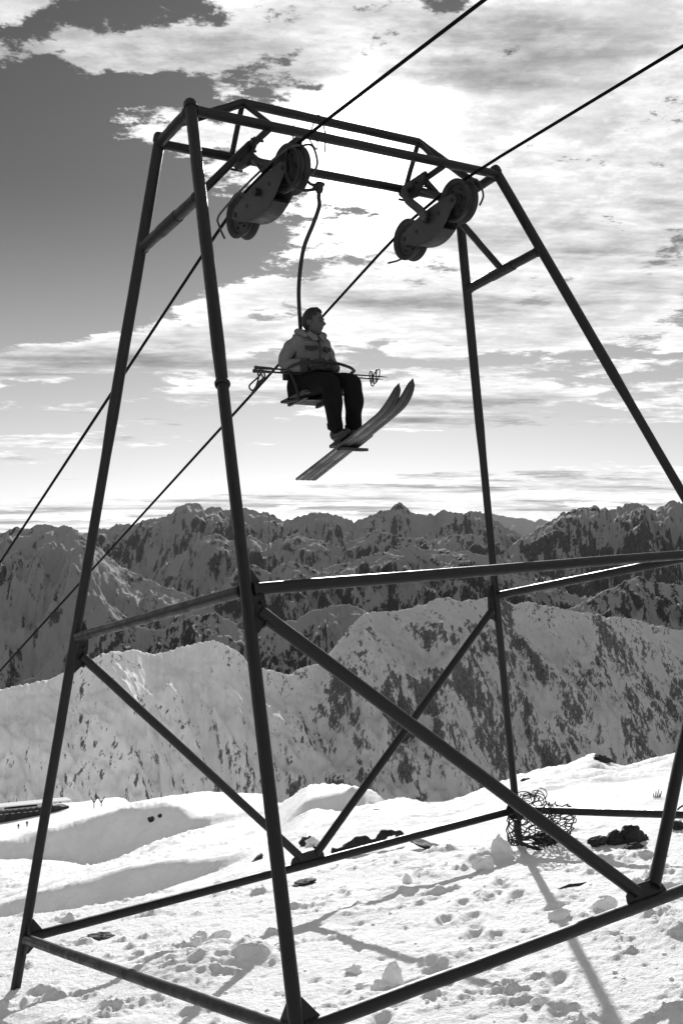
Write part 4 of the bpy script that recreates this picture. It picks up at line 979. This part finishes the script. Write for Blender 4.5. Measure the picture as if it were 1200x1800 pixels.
# ---- far below: the lift hut, a trestle, people
def hut():
    a = on(-45, 352); b = on(123, 372); zt = min(a.z, b.z)
    a = at(-60, 1452, 352); b = at(122, 1432, 380); d = (b-a); ln = d.length; h = Vector((d.x, d.y, 0)).normalized(); nb = Vector((h.y, -h.x, 0))
    if nb.y > 0: nb = -nb
    root = empty('mountain_hut', a.lerp(b, .5), 'long low dark hut with a row of windows far below on the left', 'hut')
    ax = d.normalized(); hh = 2.5
    w = MB(); w.box(a.lerp(b, .5)-nb*2.2, ax*ln/2, nb*2.2, U*(hh/2+.9)+U*.9); w.build('wall', M['hutwall'], root, smooth=False)
    c0 = a+U*(hh+2.4); c1 = b+U*(hh+2.4)
    w = MB(); w.prism([c0+nb*.5, c0-nb*5.2, c0-nb*3.2+U*1.0, c0-nb*1.4+U*.9], ax, .01); 
    vs = [c+o for c in (c0-ax*.5, c1+ax*.5) for o in (nb*.5, nb*.5+U*.35, -nb*2.3+U*.8, -nb*5+U*.2, -nb*5)]
    w = MB(); w.add(vs, [(0, 1, 2, 3, 4), (9, 8, 7, 6, 5)]+[(i, (i+1) % 5, 5+(i+1) % 5, 5+i) for i in range(5)]); w.build('snowy_roof', M['hutroof'], root, smooth=False)
    for k in range(13):
        t = .03+.058*k; q = a.lerp(b, t)+nb*.03+U*3.2
        w = MB(); w.box(q, ax*.55, nb*.05, U*.6); wo = w.build('window', M['hutwin'], root, smooth=False)
        w = MB(); w.box(q+nb*.03-U*.68, ax*.65, nb*.08, U*.06); w.build('sill', M['hutroof'], wo, smooth=False)
    q = a.lerp(b, .84)+U*2.6-nb*1.5; w = MB(); w.box(q, ax*.35, nb*.35, U*1.5); w.build('chimney', M['hutwall'], root, smooth=False)
    q = a.lerp(b, .62)-nb*7+U*2.6; w = MB(); w.box(q, ax*5.5, nb*1.5, U*1.0); w.build('rear_wing', M['hutwall'], root, smooth=False)
hut()
def trestle():
    b = on(172, 330); root = empty('distant_lift_trestle', b, 'tiny lift trestle with spread arms on the far snow crest, beyond the left leg', 'lift trestle')
    for s in (-1, 1):
        x = Vector((s*1.1, 0, 0))
        w = MB(); w.tube([b+x-U*1., b+x+U*2.6], .13, 8); w.build('post', M['hutwall'], root)
        w = MB(); w.tube([b+x+U*1.4, b+x*1.0+Vector((-1., 0, 3.3))], .14, 8); w.build('arm', M['hutwall'], root)
        w = MB(); w.tube([b+x+U*1.4, b+x*1.0+Vector((1., 0, 3.3))], .14, 8); w.build('arm', M['hutwall'], root)
    w = MB(); w.box(b+Vector((.3, -1, -.6)), Vector((2.0, 0, .15)), Vector((0, .8, 0)), U*.16); w.build('platform', M['hutwall'], root, smooth=False)
trestle()
def walker(px, d, lab, sc=1.):
    b = on(px, d); v, f = skin_mesh([(b+U*.95*sc, .2*sc), (b+U*1.35*sc, .22*sc), (b+U*1.55*sc, .09*sc), (b+U*1.7*sc, .12*sc), (b+Vector((-.12, 0, .5))*sc, .1*sc), (b+Vector((-.16, 0, .02))*sc, .08*sc), (b+Vector((.12, 0, .5))*sc, .1*sc), (b+Vector((.18, 0, .02))*sc, .08*sc), (b+Vector((-.3, 0, 1.15))*sc, .08*sc), (b+Vector((-.32, -.1, .9))*sc, .06*sc), (b+Vector((.3, 0, 1.15))*sc, .08*sc), (b+Vector((.34, -.1, .9))*sc, .06*sc)],
                     [(0, 1), (1, 2), (2, 3), (0, 4), (4, 5), (0, 6), (6, 7), (1, 8), (8, 9), (1, 10), (10, 11)], 1)
    w = MB(); w.add(v, f); tag(w.build('person', M['cloth'], None, auto=False), lab, 'person', 'tiny figures near the distant hut')
walker(11, 400, 'tiny dark figure standing on the snow above the hut roof', 1.15)
walker(48, 300, 'tiny dark figure in front of the hut, the one nearer the left leg', 1.)
walker(33, 290, 'tiny figure in front of the hut, the one further left', .9)
